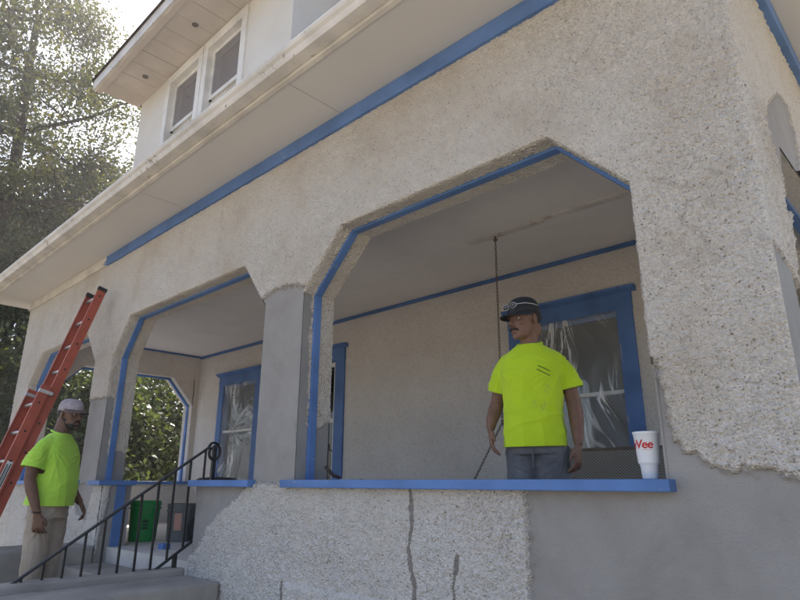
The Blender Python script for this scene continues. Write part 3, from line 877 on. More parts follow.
#@@SECTION props
# ================================================================== steps
steps = empty('concrete_steps', (-5.42, 1.9, 0))
tag(steps, 'grey concrete porch steps with low cheek walls', 'steps')
def rough_block(name, a, b, mat, parent, amp=.006, res=.05, bevel=.02, seed=0):
    """box with worn, uneven faces"""
    m = MB().box(a, b)
    me = bpy.data.meshes.new(name); me.from_pydata(m.v, [], m.f)
    bm = bmesh.new(); bm.from_mesh(me)
    bmesh.ops.recalc_face_normals(bm, faces=bm.faces)
    bmesh.ops.bevel(bm, geom=list(bm.edges), offset=bevel, segments=2, affect='EDGES', profile=.6)
    for _ in range(12):
        es = [e for e in bm.edges if e.calc_length() > res*1.6]
        if not es or len(bm.verts) > 9000: break
        bmesh.ops.subdivide_edges(bm, edges=es, cuts=1, use_grid_fill=True)
    bmesh.ops.triangulate(bm, faces=bm.faces)
    bm.normal_update()
    P = np.array([v.co for v in bm.verts]); N = np.array([v.normal for v in bm.verts])
    d = amp*(fbm(P*7+seed, 3)+.5*fbm(P*22+seed, 2))
    for v, n, dd in zip(bm.verts, N, d): v.co += Vector(n*dd)
    bm.to_mesh(me); bm.free()
    me.materials.append(mat)
    me.polygons.foreach_set('use_smooth', [True]*len(me.polygons))
    o = bpy.data.objects.new(name, me); COL.objects.link(o)
    return H(o, parent)
for k in range(6):
    rough_block('step', (-6.71, 2.62-.30*(k+1)-.02, -.05), (-4.985, 2.62-.30*k if k else 2.715, .83-.14*k), M_concrete, steps, .004, .08, .015, k)
cw = rough_block('cheek_wall', (-4.80, .55, -.05), (-4.29, 2.585, .905), M_concrete, steps, .009, .035, .028, 11)
rough_block('rail_curb', (-4.985, .55, -.05), (-4.795, 2.57, .955), M_concrete, steps, .007, .045, .02, 14)
rough_block('cheek_wall', (-7.30, 1.25, -.05), (-6.705, 2.585, .99), M_concrete, steps, .009, .05, .03, 21)

# ================================================================== railing
rail = empty('stair_railing', (-4.9, 1.9, 0))
tag(rail, 'black wrought iron stair railing with a curled top end', 'railing')
def rz(y): return 1.935+(y-2.79)*.70
XRL = -4.89
pts = [(XRL, y, rz(y)) for y in np.linspace(.55, 2.72, 12)]
scr = []
cy, cz, r0 = 2.775, rz(2.72)-.035, .085
for a in np.linspace(118, -235, 22):
    r = r0*(1-.45*(118-a)/353)
    scr.append((XRL, cy+r*math.cos(R_(a))*.8, cz+r*math.sin(R_(a))))
H(MB().tube(pts+scr, [(.021, .011)]*len(pts)+[(.019, .010)]*len(scr), 8).build('handrail', M_iron, None, smooth=True), rail)
def bz(y): return 1.149+(y-2.665)*.66
H(MB().tube([(XRL, 2.29, bz(2.29)), (XRL, 2.72, bz(2.72))], .012, 6).build('bottom_rail', M_iron, None), rail)
H(MB().box((XRL-.016, 2.765, ZF-.02), (XRL+.016, 2.797, rz(2.77)-.01)).build('post', M_iron, None), rail)
H(MB().box((XRL-.014, 2.50, .95), (XRL+.014, 2.53, bz(2.515)+.005)).build('post', M_iron, None), rail)
H(MB().box((XRL-.016, .58, 0), (XRL+.016, .612, rz(.6)-.01)).build('post', M_iron, None), rail)
y = 2.70
k = 0
while y > .7:
    zb = bz(y) if y > 2.3 else .94
    H(MB().box((XRL-.0075, y-.0075, zb), (XRL+.0075, y+.0075, rz(y)-.005)).build('baluster', M_iron, None), rail)
    y -= .1265; k += 1

# ================================================================== cup
M_foam = simple('white_foam', (.80, .79, .77), (.76, .75, .73), .55, 20, .05, 200, .001)
cup = empty('drink_cup', (-1.075, 2.665, ZS+.051))
tag(cup, 'tall white foam drink cup with red lettering on the blue sill', 'cup')
prof = [(.0, 0), (.030, 0), (.0325, .004), (.037, .058), (.0385, .060), (.0430, .066), (.0435, .070), (.0535, .186), (.0555, .188), (.0558, .194), (.0535, .196), (.050, .19)]
MB().lathe(prof, 40).build('cup_body', M_foam, cup, smooth=True)
M_red = simple('red_print', (.55, .015, .02), (.5, .012, .018), .5, 30)
cu = bpy.data.curves.new('lettering', 'FONT'); cu.body = 'HyVee'; cu.size = .050; cu.offset = .0012; cu.shear = .12; cu.space_character = .92; cu.resolution_u = 3
to = bpy.data.objects.new('tmp_text', cu); COL.objects.link(to)
bpy.context.view_layer.update()
tm = bpy.data.meshes.new_from_object(to.evaluated_get(bpy.context.evaluated_depsgraph_get()))
bpy.data.objects.remove(to)
bm = bmesh.new(); bm.from_mesh(tm)
for _ in range(2): bmesh.ops.subdivide_edges(bm, edges=[e for e in bm.edges if e.calc_length() > .008], cuts=1)
bmesh.ops.triangulate(bm, faces=bm.faces)
face_dir = math.atan2(-2.665, 1.075)          # towards the street viewer
xmax = max(v.co.x for v in bm.verts)
for v in bm.verts:
    z = .126+v.co.y
    r = .0435+(z-.070)*(.0535-.0435)/.116+.0006
    a = face_dir+(v.co.x-xmax+.024)/.048
    v.co = Vector((r*math.cos(a), r*math.sin(a), z))
bm.to_mesh(tm); bm.free()
tm.materials.clear(); tm.materials.append(M_red)
lo = bpy.data.objects.new('lettering', tm); COL.objects.link(lo); lo.parent = cup
m = MB()
for i in range(14):
    a0 = face_dir-.5+i*.06; a1 = a0+.061
    r0 = .0435+(.121-.070)*.0862+.0006
    m.add([(r0*math.cos(a0), r0*math.sin(a0), .1195), (r0*math.cos(a1), r0*math.sin(a1), .1195), (r0*math.cos(a1), r0*math.sin(a1), .1205), (r0*math.cos(a0), r0*math.sin(a0), .1205)], [(0, 1, 2, 3)])
m.build('underline', M_red, cup)

# ================================================================== trowel on the sill by the column
M_steel = simple('worn_steel', (.35, .34, .33), (.22, .21, .20), .4, 30, .2, 60, .001, metal=.8)
M_woodh = simple('dark_handle', (.05, .03, .02), (.03, .02, .015), .6, 30)
tr_ = empty('trowel', (-3.24, 2.80, ZS+.052), .6)
tag(tr_, 'small dark trowel lying on the sill beside the grey column', 'trowel')
MB().tube([(0, 0, .012), (-.05, 0, .03), (-.075, 0, .055), (-.11, 0, .085)], [.011, .012, .012, .009], 8).build('handle', M_woodh, tr_, smooth=True)
MB().prism([(0, -.012), (.15, -.035), (.16, 0), (.15, .035), (0, .012)], 2, .002, .006).build('blade', M_steel, tr_)

# ================================================================== porch swing
sw = empty('porch_swing', (-2.25, 4.45, ZF))
tag(sw, 'wicker backed porch swing hanging on chains behind the man', 'swing')
def wicker():
    m, nt, b = new_mat('wicker')
    co = coords(nt)
    w1_ = nd(nt, 'ShaderNodeTexWave', wave_type='BANDS', bands_direction='DIAGONAL'); w1_.inputs['Scale'].default_value = 22; w1_.inputs['Distortion'].default_value = .6
    mp = nd(nt, 'ShaderNodeMapping'); mp.inputs['Scale'].default_value = (-1, 1, 1); nt.links.new(co, mp.inputs[0])
    w2_ = nd(nt, 'ShaderNodeTexWave', wave_type='BANDS', bands_direction='DIAGONAL'); w2_.inputs['Scale'].default_value = 22; w2_.inputs['Distortion'].default_value = .6
    nt.links.new(co, w1_.inputs[0]); nt.links.new(mp.outputs[0], w2_.inputs[0])
    h = math_(nt, 'MAXIMUM', w1_.outputs[1], w2_.outputs[1])
    r = ramp(nt, h, [(.35, (.10, .085, .065)), (.8, (.30, .265, .215))])
    nt.links.new(r.outputs[0], b.inputs['Base Color']); b.inputs['Roughness'].default_value = .8
    bump(nt, b, h, .8, .008)
    return m
M_wicker = wicker()
M_swood = simple('swing_wood', (.16, .11, .075), (.09, .06, .042), .6, 14, .3, 60, .002)
sx0, sx1 = -3.02, -1.38
H(MB().prism([(4.46, 1.36), (4.50, 1.35), (4.66, 1.84), (4.62, 1.85)], 0, sx0+.04, sx1-.04).build('back', M_wicker, None), sw)
H(MB().box((sx0+.03, 3.98, 1.355), (sx1-.03, 4.49, 1.385)).build('seat', M_wicker, None), sw)
for (a, b) in (((sx0, 4.62, 1.835), (sx1, 4.68, 1.875)), ((sx0, 3.95, 1.32), (sx1, 3.99, 1.38)), ((sx0, 4.46, 1.31), (sx1, 4.51, 1.352))):
    H(MB().box(a, b).build('frame_rail', M_swood, None, bevel=.008), sw)
for x in (sx0, sx1-.05):
    H(MB().box((x+.002, 3.93, 1.60), (x+.06, 4.60, 1.63)).build('armrest', M_swood, None, bevel=.008), sw)
    H(MB().box((x+.004, 3.96, 1.375), (x+.045, 4.0, 1.60)).build('arm_post', M_swood, None, bevel=.004), sw)
    H(MB().prism([(4.465, 1.30), (4.515, 1.30), (4.68, 1.84), (4.64, 1.85)], 0, x, x+.05).build('back_post', M_swood, None, bevel=.004), sw)
M_chain = simple('rusty_chain', (.20, .15, .11), (.11, .085, .065), .6, 60, metal=.4)
def chain(name, a, b, parent, pitch=.030):
    a = Vector(a); b = Vector(b); d = b-a; L = d.length; d.normalize()
    n = int(L/pitch); m = MB()
    u = d.cross(Vector((0, 1, 0)) if abs(d.y) < .9 else Vector((1, 0, 0))).normalized(); v = d.cross(u)
    for i in range(n+1):
        c = a+d*(i*L/max(n, 1)); s = u if i % 2 else v
        ring = []
        for j in range(10):
            t = 2*math.pi*j/10
            ring.append(c+d*(math.sin(t)*.021)+s*(math.cos(t)*.0085))
        ring.append(ring[0])
        m.tube(ring, .0030, 5, cap=False)
    return H(m.build(name, M_chain, None, smooth=True), parent)
for x, s_ in ((sx0+.005, 1), (sx1-.005, 1)):
    top = (x+.04, 4.39, ZCEIL-.03)
    mid = (x+.04, 4.37, 2.10)
    chain('chain', top, mid, sw); chain('chain', mid, (x+.03, 3.95, 1.61), sw); chain('chain', mid, (x+.03, 4.62, 1.80), sw)
    H(MB().lathe([(.02, 0), (.022, .01), (.008, .02), (.006, .04)], 12, (x+.04, 4.39, ZCEIL-.055)).build('ceiling_hook', M_chain, None), sw)

# ================================================================== buckets and clutter on the porch
M_green = simple('green_plastic', (.03, .30, .07), (.022, .24, .055), .4, 6)
M_greyp = simple('grey_plastic', (.17, .17, .165), (.11, .11, .105), .55, 5, .1, 40, .002)
M_black = simple('black_plastic', (.015, .015, .015), (.03, .028, .027), .5, 12)
M_peach = simple('peach_label', (.52, .27, .19), (.45, .25, .19), .6, 14)
M_print = simple('dark_print', (.02, .07, .03), (.015, .05, .02), .5, 20)
def bucket(name, loc, r0, r1, h, mat, label, cat, lid=False):
    e = empty(name, loc); tag(e, label, cat)
    MB().lathe([(0.0, 0), (r0*.97, 0), (r0, .01), (r0+(r1-r0)*.80, h*.80), (r1+.010, h*.80), (r1+.010, h*.83), (r1-.002, h*.84), (r1-.001, h*.90), (r1+.008, h*.90), (r1+.008, h*.93), (r1, h*.94), (r1+.004, h), (r1-.012, h), (r1-.02, h*.7), (r0-.012, .02), (0.0, .02)], 36).build('shell', mat, e, smooth=False)
    pts = []
    for t in np.linspace(-.1, math.pi+.1, 15):
        pts.append(((r1+.015)*math.cos(t), -(r1*.35)*abs(math.sin(t))-.0, h*.88-(r1*.95)*math.sin(t)))
    MB().tube(pts, .003, 6).build('bail_handle', M_steel, e, smooth=True)
    return e
gb = bucket('bucket', (-7.15, 3.26, ZF), .145, .165, .43, M_green, 'bright green plastic bucket with dark lettering on the porch floor', 'bucket')
# illegible dark stencil on the bucket, three short bars
vd = math.atan2(-3.0, 6.4)
def label_patch(parent, r0, r1, h, z0, z1, a0, a1, mat, name):
    m = MB(); n = 8
    for i in range(n):
        b0 = vd+a0+(a1-a0)*i/n; b1 = vd+a0+(a1-a0)*(i+1)/n
        q = []
        for z, b in ((z0, b0), (z0, b1), (z1, b1), (z1, b0)):
            r = r0+(r1-r0)*z/h+.0012; q.append((r*math.cos(b), r*math.sin(b), z))
        m.add(q, [(0, 1, 2, 3)])
    return m.build(name, mat, parent)
for (z0, z1, a0, a1) in ((.20, .225, -.1, .36), (.165, .19, -.05, .30), (.13, .155, -.1, .33), (.22, .235, .0, .2)):
    label_patch(gb, .145, .165, .43, z0, z1, a0, a1, M_print, 'printed_lettering')
gb2 = bucket('bucket', (-6.86, 3.56, ZF), .14, .158, .40, M_greyp, 'dark grey plastic bucket with a peach label on the porch floor', 'bucket')
label_patch(gb2, .14, .158, .40, .12, .30, -.55, .0, M_peach, 'paper_label')
# lidded bin behind
tb = empty('trash_bin', (-7.35, 4.25, ZF)); tag(tb, 'charcoal lidded trash bin standing behind the buckets', 'bin')
MB().lathe([(0, 0), (.19, 0), (.20, .02), (.245, .62), (.255, .62), (.255, .645), (0.245, .65)], 32).build('bin_body', M_greyp, tb)
MB().lathe([(.262, .645), (.262, .665), (.22, .69), (.06, .70), (0.0, .70)], 32).build('lid', M_black, tb)
MB().tube([(-.26, 0, .5), (-.30, 0, .5), (-.30, 0, .56), (-.25, 0, .56)], .012, 8).build('side_handle', M_black, tb)
# tool bag slumped between
tb2 = empty('tool_bag', (-6.60, 3.66, ZF)); tag(tb2, 'black canvas tool bag slumped beside the grey bucket', 'bag')
m = MB(); m.ellipsoid((0, 0, .13), (.17, .11, .13), 20, 12)
P = np.array(m.v); d = .03*fbm(P*8, 3); P += P/np.maximum(np.linalg.norm(P, axis=1), 1e-6)[:, None]*d[:, None]; P[:, 2] = np.maximum(P[:, 2], 0); m.v = [tuple(p) for p in P]
M_canvas = simple('black_canvas', (.035, .033, .032), (.02, .019, .018), .9, 30, .4, 120, .003)
m.build('bag_body', M_canvas, tb2, smooth=True)
MB().tube([(-.09, 0, .24), (-.06, 0, .33), (0, 0, .36), (.06, 0, .33), (.09, 0, .24)], .010, 8).build('carry_strap', M_canvas, tb2, smooth=True)
bb = empty('tape_box', (*on(2, ZF, 164, 549)[:2], ZF)); tag(bb, 'small blue box on the porch floor in front of the grey bucket', 'box')
MB().box((-.055, -.04, 0), (.055, .04, .045)).build('carton', M_blue, bb, bevel=.003)
MB().box((-.05, -.036, .045), (.05, .036, .052)).build('flap', M_blue, bb)
# ================================================================== extension ladder
M_lred = simple('red_fiberglass', (.42, .095, .055), (.33, .075, .045), .5, 9, .15, 120, .001)
M_alu = simple('aluminium', (.62, .61, .59), (.48, .47, .46), .4, 40, metal=.7)
M_rub = simple('black_rubber', (.02, .02, .02), (.03, .03, .03), .8, 30)
M_stick = simple('white_sticker', (.70, .70, .66), (.6, .6, .57), .5, 30)
M_yel = simple('yellow_sticker', (.70, .48, .04), (.62, .42, .04), .5, 30)
LT, LA = 3.74, R_(75)
lad = empty('extension_ladder', (-7.28, 1.5, 0)); tag(lad, 'red fiberglass extension ladder leaning against the porch front', 'ladder')
ly, lz = math.cos(LA), math.sin(LA)
def lp(s, t, x):
    """s along the ladder from the foot, t out of the ladder plane towards the street"""
    y0 = 2.50-LT/math.tan(LA)-.03
    return (x, y0+s*ly-t*lz, s*lz+t*ly)
def lbox(x0, x1, s0, s1, t0, t1, mat, name, bevel=.004):
    P = [lp(s, t, x) for s in (s0, s1) for x in (x0, x1) for t in (t0, t1)]
    return H(MB().add(P, [(0, 1, 3, 2), (4, 6, 7, 5), (0, 2, 6, 4), (1, 5, 7, 3), (0, 4, 5, 1), (2, 3, 7, 6)]).build(name, mat, None, bevel=bevel), lad)
Ltot = LT/lz
def rails(xl, xr, s0, s1, t0, t1, nm):
    for x, sg in ((xl, 1), (xr, -1)):
        P = []
        a, w = .006, .032
        prof = [(0, t0), (0, t1), (sg*w, t1), (sg*w, t1-a), (sg*a, t1-a), (sg*a, t0+a), (sg*w, t0+a), (sg*w, t0)]
        V = [lp(s0, t, x+dx) for dx, t in prof]+[lp(s1, t, x+dx) for dx, t in prof]
        n = 8
        r = H(MB().add(V, [tuple(range(n)), tuple(range(2*n-1, n-1, -1))]+[(k, (k+1) % n, (k+1) % n+n, k+n) for k in range(n)]).build(nm, M_lred, None), lad)
        if nm == 'fly_rail': H(MB().add([lp(s, t, x+dx) for s in (s1-.035, s1+.010) for dx in (-.003*sg, sg*(w+.003)) for t in (t0-.003, t1+.003)], [(0, 1, 3, 2), (4, 6, 7, 5), (0, 2, 6, 4), (1, 5, 7, 3), (0, 4, 5, 1), (2, 3, 7, 6)]).build('rail_cap', M_rub, None), lad)
rails(-7.52, -7.06, .06, 2.62, .10, .195, 'base_rail')
rails(-7.485, -7.095, .55, Ltot, 0.0, .093, 'fly_rail')
for k in range(12):
    s = .30+.305*k
    if s < 2.55:
        H(MB().tube([lp(s, .147, -7.515), lp(s, .147, -7.065)], .017, 10).build('rung', M_alu, None, smooth=True), lad)
        for x in (-7.062, -7.518): H(MB().tube([lp(s, .147, x-.004), lp(s, .147, x+.008)], .011, 8).build('rung_end', M_rub, None), lad)
    s2 = .72+.305*k
    if s2 < Ltot-.08:
        H(MB().tube([lp(s2, .047, -7.48), lp(s2, .047, -7.10)], .017, 10).build('rung', M_alu, None, smooth=True), lad)
        for x in (-7.097, -7.483): H(MB().tube([lp(s2, .047, x-.004), lp(s2, .047, x+.008)], .011, 8).build('rung_end', M_rub, None), lad)
for x in (-7.53, -7.09):
    lbox(x, x+.04, -.02, .10, .095, .20, M_rub, 'foot')
    lbox(x-.002, x+.042, 2.54, 2.575, .06, .197, M_alu, 'guide_bracket', 0)
lbox(-7.0585, -7.0575, 1.55, 1.82, .12, .175, M_stick, 'warning_sticker', 0)
lbox(-7.0575, -7.0565, 1.57, 1.80, .128, .138, M_rub, 'sticker_print', 0); lbox(-7.0575, -7.0565, 1.57, 1.78, .145, .150, M_rub, 'sticker_print', 0); lbox(-7.0575, -7.0565, 1.57, 1.79, .156, .166, M_rub, 'sticker_print', 0)
lbox(-7.0585, -7.0575, 1.12, 1.38, .115, .18, M_yel, 'yellow_sticker', 0)
#@@SECTION people
# ================================================================== people
def remeshed(m, voxel, smooth_it=4):
    """union of overlapping closed shapes -> one continuous surface (numpy verts, polygon list)"""
    me = bpy.data.meshes.new('tmp'); me.from_pydata(m.v, [], m.f); me.update()
    bm = bmesh.new(); bm.from_mesh(me); bmesh.ops.recalc_face_normals(bm, faces=bm.faces); bm.to_mesh(me); bm.free()
    o = bpy.data.objects.new('tmp', me); COL.objects.link(o)
    md = o.modifiers.new('r', 'REMESH'); md.mode = 'VOXEL'; md.voxel_size = voxel
    if smooth_it:
        sm = o.modifiers.new('s', 'SMOOTH'); sm.iterations = smooth_it; sm.factor = .5
    bpy.context.view_layer.update()
    ev = o.evaluated_get(bpy.context.evaluated_depsgraph_get())
    out = bpy.data.meshes.new_from_object(ev)
    bpy.data.objects.remove(o); bpy.data.meshes.remove(me)
    return out
def verts_np(me):
    a = np.empty(len(me.vertices)*3, np.float32); me.vertices.foreach_get('co', a); return a.reshape(-1, 3).astype(float)
def norms_np(me):
    a = np.empty(len(me.vertices)*3, np.float32); me.vertices.foreach_get('normal', a); return a.reshape(-1, 3).astype(float)
def finish(me, name, mat, parent, mats=None):
    me.name = name
    me.materials.clear(); me.materials.append(mat)
    me.polygons.foreach_set('use_smooth', [True]*len(me.polygons))
    me.update()
    o = bpy.data.objects.new(name, me); COL.objects.link(o); o.parent = parent
    return o
def rings(m, rows, n=20, p=2.4):
    """superellipse rings (cx, cy, z, rx, ry)"""
    base = len(m.v)
    for cx, cy, z, rx, ry in rows:
        for j in range(n):
            w = 2*math.pi*j/n; c, s = math.cos(w), math.sin(w)
            m.v.append((cx+rx*math.copysign(abs(c)**(2/p), c), cy+ry*math.copysign(abs(s)**(2/p), s), z))
    for k in range(len(rows)-1):
        for j in range(n):
            j2 = (j+1) % n
            m.f.append((base+k*n+j, base+k*n+j2, base+(k+1)*n+j2, base+(k+1)*n+j))
    m.f.append(tuple(base+j for j in range(n-1, -1, -1))); m.f.append(tuple(base+(len(rows)-1)*n+j for j in range(n)))
def lerp_path(pts, k=3):
    out = []
    for a, b in zip(pts[:-1], pts[1:]):
        for t in range(k): out.append(tuple(a[i]+(b[i]-a[i])*t/k for i in range(len(a))))
    out.append(tuple(pts[-1])); return out
def limb(m, pts, n=12, k=3):
    """pts: (x,y,z,ra,rb)"""
    q = lerp_path(pts, k)
    m.tube([p[:3] for p in q], [(p[3], p[4]) for p in q], n)

M_skin1 = simple('skin_tan', (.235, .125, .08), (.18, .092, .058), .55, 25, .12, 140, .002, spec=.35)
M_skin2 = simple('skin_brown', (.16, .085, .055), (.125, .065, .043), .55, 25, .12, 140, .002, spec=.35)
M_hair = simple('black_hair', (.012, .010, .009), (.02, .017, .015), .6, 120, .6, 260, .003)
M_eye = simple('eye_white', (.50, .47, .44), (.45, .42, .40), .3, 20)
M_iris = simple('iris', (.02, .012, .008), (.015, .01, .007), .25, 20)
M_lip = simple('lip', (.22, .095, .075), (.18, .08, .06), .5, 30)

def hand(m, wrist, down, front, inward, curl=.55, sc=1.0, seed=0):
    """palm and five fingers; down = direction the fingers hang, front = thumb side, inward = palm side"""
    w = Vector(wrist); d = Vector(down).normalized(); f = Vector(front); f = (f-d*f.dot(d)).normalized()
    i = d.cross(f); i = i if i.dot(Vector(inward)) > 0 else -i
    def P(a, b, c): q = w+d*(a*sc)+f*(b*sc)+i*(c*sc); return (q.x, q.y, q.z)
    # palm as two stacked ellipsoid lofts
    pts = [P(-.035, 0, 0), P(-.01, 0, 0), P(.02, .003, .002), P(.05, .004, .004), P(.085, .002, .006), P(.098, .002, .007)]
    R = [(.027, .020), (.028, .019), (.036, .017), (.041, .0155), (.041, .014), (.036, .010)]
    base = len(m.v); n = 14
    for p, r in zip(pts, R):
        p = Vector(p)
        for j in range(n):
            t = 2*math.pi*j/n; q = p+f*(r[0]*sc*math.cos(t))+i*(r[1]*sc*math.sin(t)); m.v.append((q.x, q.y, q.z))
    for k in range(len(pts)-1):
        for j in range(n):
            j2 = (j+1) % n; m.f.append((base+k*n+j, base+k*n+j2, base+(k+1)*n+j2, base+(k+1)*n+j))
    m.f.append(tuple(base+j for j in range(n-1, -1, -1))); m.f.append(tuple(base+(len(pts)-1)*n+j for j in range(n)))
    for q, (b0, L, cu) in enumerate(((.033, .070, .8), (.0115, .082, .95), (-.0105, .077, 1.05), (-.032, .060, 1.2))):
        a, c, ang = .085, .005, .12
        fan = b0*.35
        path = [P(.07, b0*.92, .004)]; b = b0
        segs = (L*.45, L*.32, L*.26)
        pt = (.092, b0, .007); path.append(P(*pt))
        for s_, seg in enumerate(segs):
            ang += curl*cu*(.55, .6, .45)[s_]
            pt = (pt[0]+seg*math.cos(ang), pt[1]+fan*seg/L, pt[2]+seg*math.sin(ang)); path.append(P(*pt))
        m.tube(path, [.0095*sc, .0098*sc, .0090*sc, .0084*sc, .0066*sc], 8)
    # thumb from the side of the palm near its base
    th = [P(.015, .020, .006), P(.035, .044, .012), P(.062, .054, .020), P(.088, .052, .028)]
    m.tube(th, [.014*sc, .0125*sc, .0108*sc, .0080*sc], 9)

def head_parts(m, jaw=1.0):
    """head local: chin at z=0, crown at .228, face towards -y"""
    m.ellipsoid((0, .018, .138), (.074, .094, .090), 24, 16)
    rings(m, [(0, -.048, .004, .026, .030), (0, -.042, .018, .044*jaw, .046), (0, -.030, .045, .056*jaw, .060), (0, -.022, .075, .063, .068), (0, -.014, .105, .068, .080), (0, -.005, .14, .070, .086)], 24, 2.2)
    m.ellipsoid((0, -.078, .014), (.024, .018, .016))
    m.tube([(0, -.086, .130), (0, -.096, .112), (0, -.108, .094), (0, -.113, .084)], [(.008, .009), (.009, .010), (.0125, .011), (.013, .010)], 10)
    for s in (-1, 1):
        m.ellipsoid((s*.0125, -.098, .081), (.0085, .011, .0075))
        m.ellipsoid((s*.040, -.058, .092), (.022, .024, .020))
        m.ellipsoid((s*.030, -.080, .139), (.026, .012, .009))
        e = Matrix.Rotation(R_(s*18), 3, 'Z')
        m.ellipsoid((s*.078, .016, .104), (.008, .020, .032), 12, 10, e)
    m.ellipsoid((0, -.088, .050), (.024, .010, .0065)); m.ellipsoid((0, -.087, .040), (.021, .010, .0065))
    m.ellipsoid((0, .06, .06), (.055, .05, .06))

class Head:
    def __init__(s, base, yaw, pitch=0, roll=0, sc=1.0):
        s.M = Matrix.Translation(base) @ Matrix.Scale(sc, 4) @ Matrix.Rotation(yaw, 4, 'Z') @ Matrix.Rotation(pitch, 4, 'X') @ Matrix.Rotation(roll, 4, 'Y')
    def __call__(s, m, start=0):
        for k in range(start, len(m.v)):
            q = s.M @ Vector(m.v[k]); m.v[k] = (q.x, q.y, q.z)
def socket(me, Hd, jaw):
    """press the eye sockets, the line of the mouth and the temples into the remeshed head"""
    V = verts_np(me); Mi = np.array(Hd.M.inverted()); Mf = np.array(Hd.M)
    L = V@Mi[:3, :3].T+Mi[:3, 3]
    near = (np.linalg.norm(L-np.array([0, 0, .1]), axis=1) < .17) & (L[:, 1] < -.02)
    d = np.zeros(len(V))
    for s in (-1, 1):
        r = ((L[:, 0]-s*.031)/.021)**2+((L[:, 2]-.117)/.0135)**2
        d += .0125*np.exp(-r)
        r = ((L[:, 0]-s*.052)/.012)**2+((L[:, 2]-.055)/.03)**2
        d += .004*np.exp(-r)
    d += .004*np.exp(-((L[:, 2]-.0455)/.0022)**2-(L[:, 0]/.022)**4)
    d += .004*np.exp(-((L[:, 2]-.029)/.006)**2-(L[:, 0]/.022)**2)
    L[:, 1] += np.where(near, d, 0)
    V = L@Mf[:3, :3].T+Mf[:3, 3]
    me.vertices.foreach_set('co', V.astype(np.float32).ravel()); me.update()
def eyes(Hd, parent):
    for s in (-1, 1):
        m = MB(); m.ellipsoid((s*.031, -.0715, .1165), (.0125, .0105, .0065), 14, 10); Hd(m)
        o = m.build('eye', M_eye, parent, smooth=True)
        m = MB(); m.ellipsoid((s*.031, -.0805, .1165), (.0052, .0026, .0052), 12, 8); Hd(m)
        m.build('iris', M_iris, o, smooth=True)
        m = MB(); m.tube([(s*.012, -.089, .131), (s*.026, -.0915, .137), (s*.040, -.087, .137), (s*.052, -.074, .131)], [(.003, .004), (.0045, .005), (.004, .0045), (.002, .003)], 8); Hd(m)
        m.build('eyebrow', M_hair, parent, smooth=True)
def cap_dome(m, z0=.150, rx=.083, ry=.104, hh=.098, cy=.012):
    rows = []
    for t in np.linspace(0, math.pi/2*.985, 12):
        rows.append((0, cy+.004*math.sin(t), z0+hh*math.sin(t)**.95, rx*max(math.cos(t), .02)**.62, ry*max(math.cos(t), .02)**.62))
    rings(m, [(0, cy, z0-.012, rx*.995, ry*.995)]+rows, 28, 2.1)
def cap_brim(m, z0=.150, tilt=.35, L=.075, cy=.012, ry=.104, rx=.083):
    nu, nv = 17, 5
    top = []; 
    for th in (0, -.004):
        for a in range(nu):
            ang = -math.pi/2+(a/(nu-1)-.5)*math.pi*.92
            for b in range(nv):
                t = b/(nv-1)
                ext = L*t*max(math.cos((ang+math.pi/2)), 0)**.6
                x = rx*math.cos(ang)*(1+.06*t); y = cy+ry*math.sin(ang)-ext
                z = z0+.004-ext*tilt-.018*(x/rx)**2*t+th
                top.append((x, y, z))
    n = nu*nv; F = []
    for a in range(nu-1):
        for b in range(nv-1):
            i = a*nv+b; F.append((i, i+1, i+nv+1, i+nv)); F.append((n+i, n+i+nv, n+i+nv+1, n+i+1))
    edge = [b for b in range(nv)]
    for a in range(nu-1):
        i = a*nv+nv-1; F.append((i, n+i, n+i+nv, i+nv)); i = a*nv; F.append((i, i+nv, n+i+nv, n+i))
    for b in range(nv-1):
        F.append((b, n+b, n+b+1, b+1)); i = (nu-1)*nv+b; F.append((i, i+1, n+i+1, n+i))
    m.add(top, F)

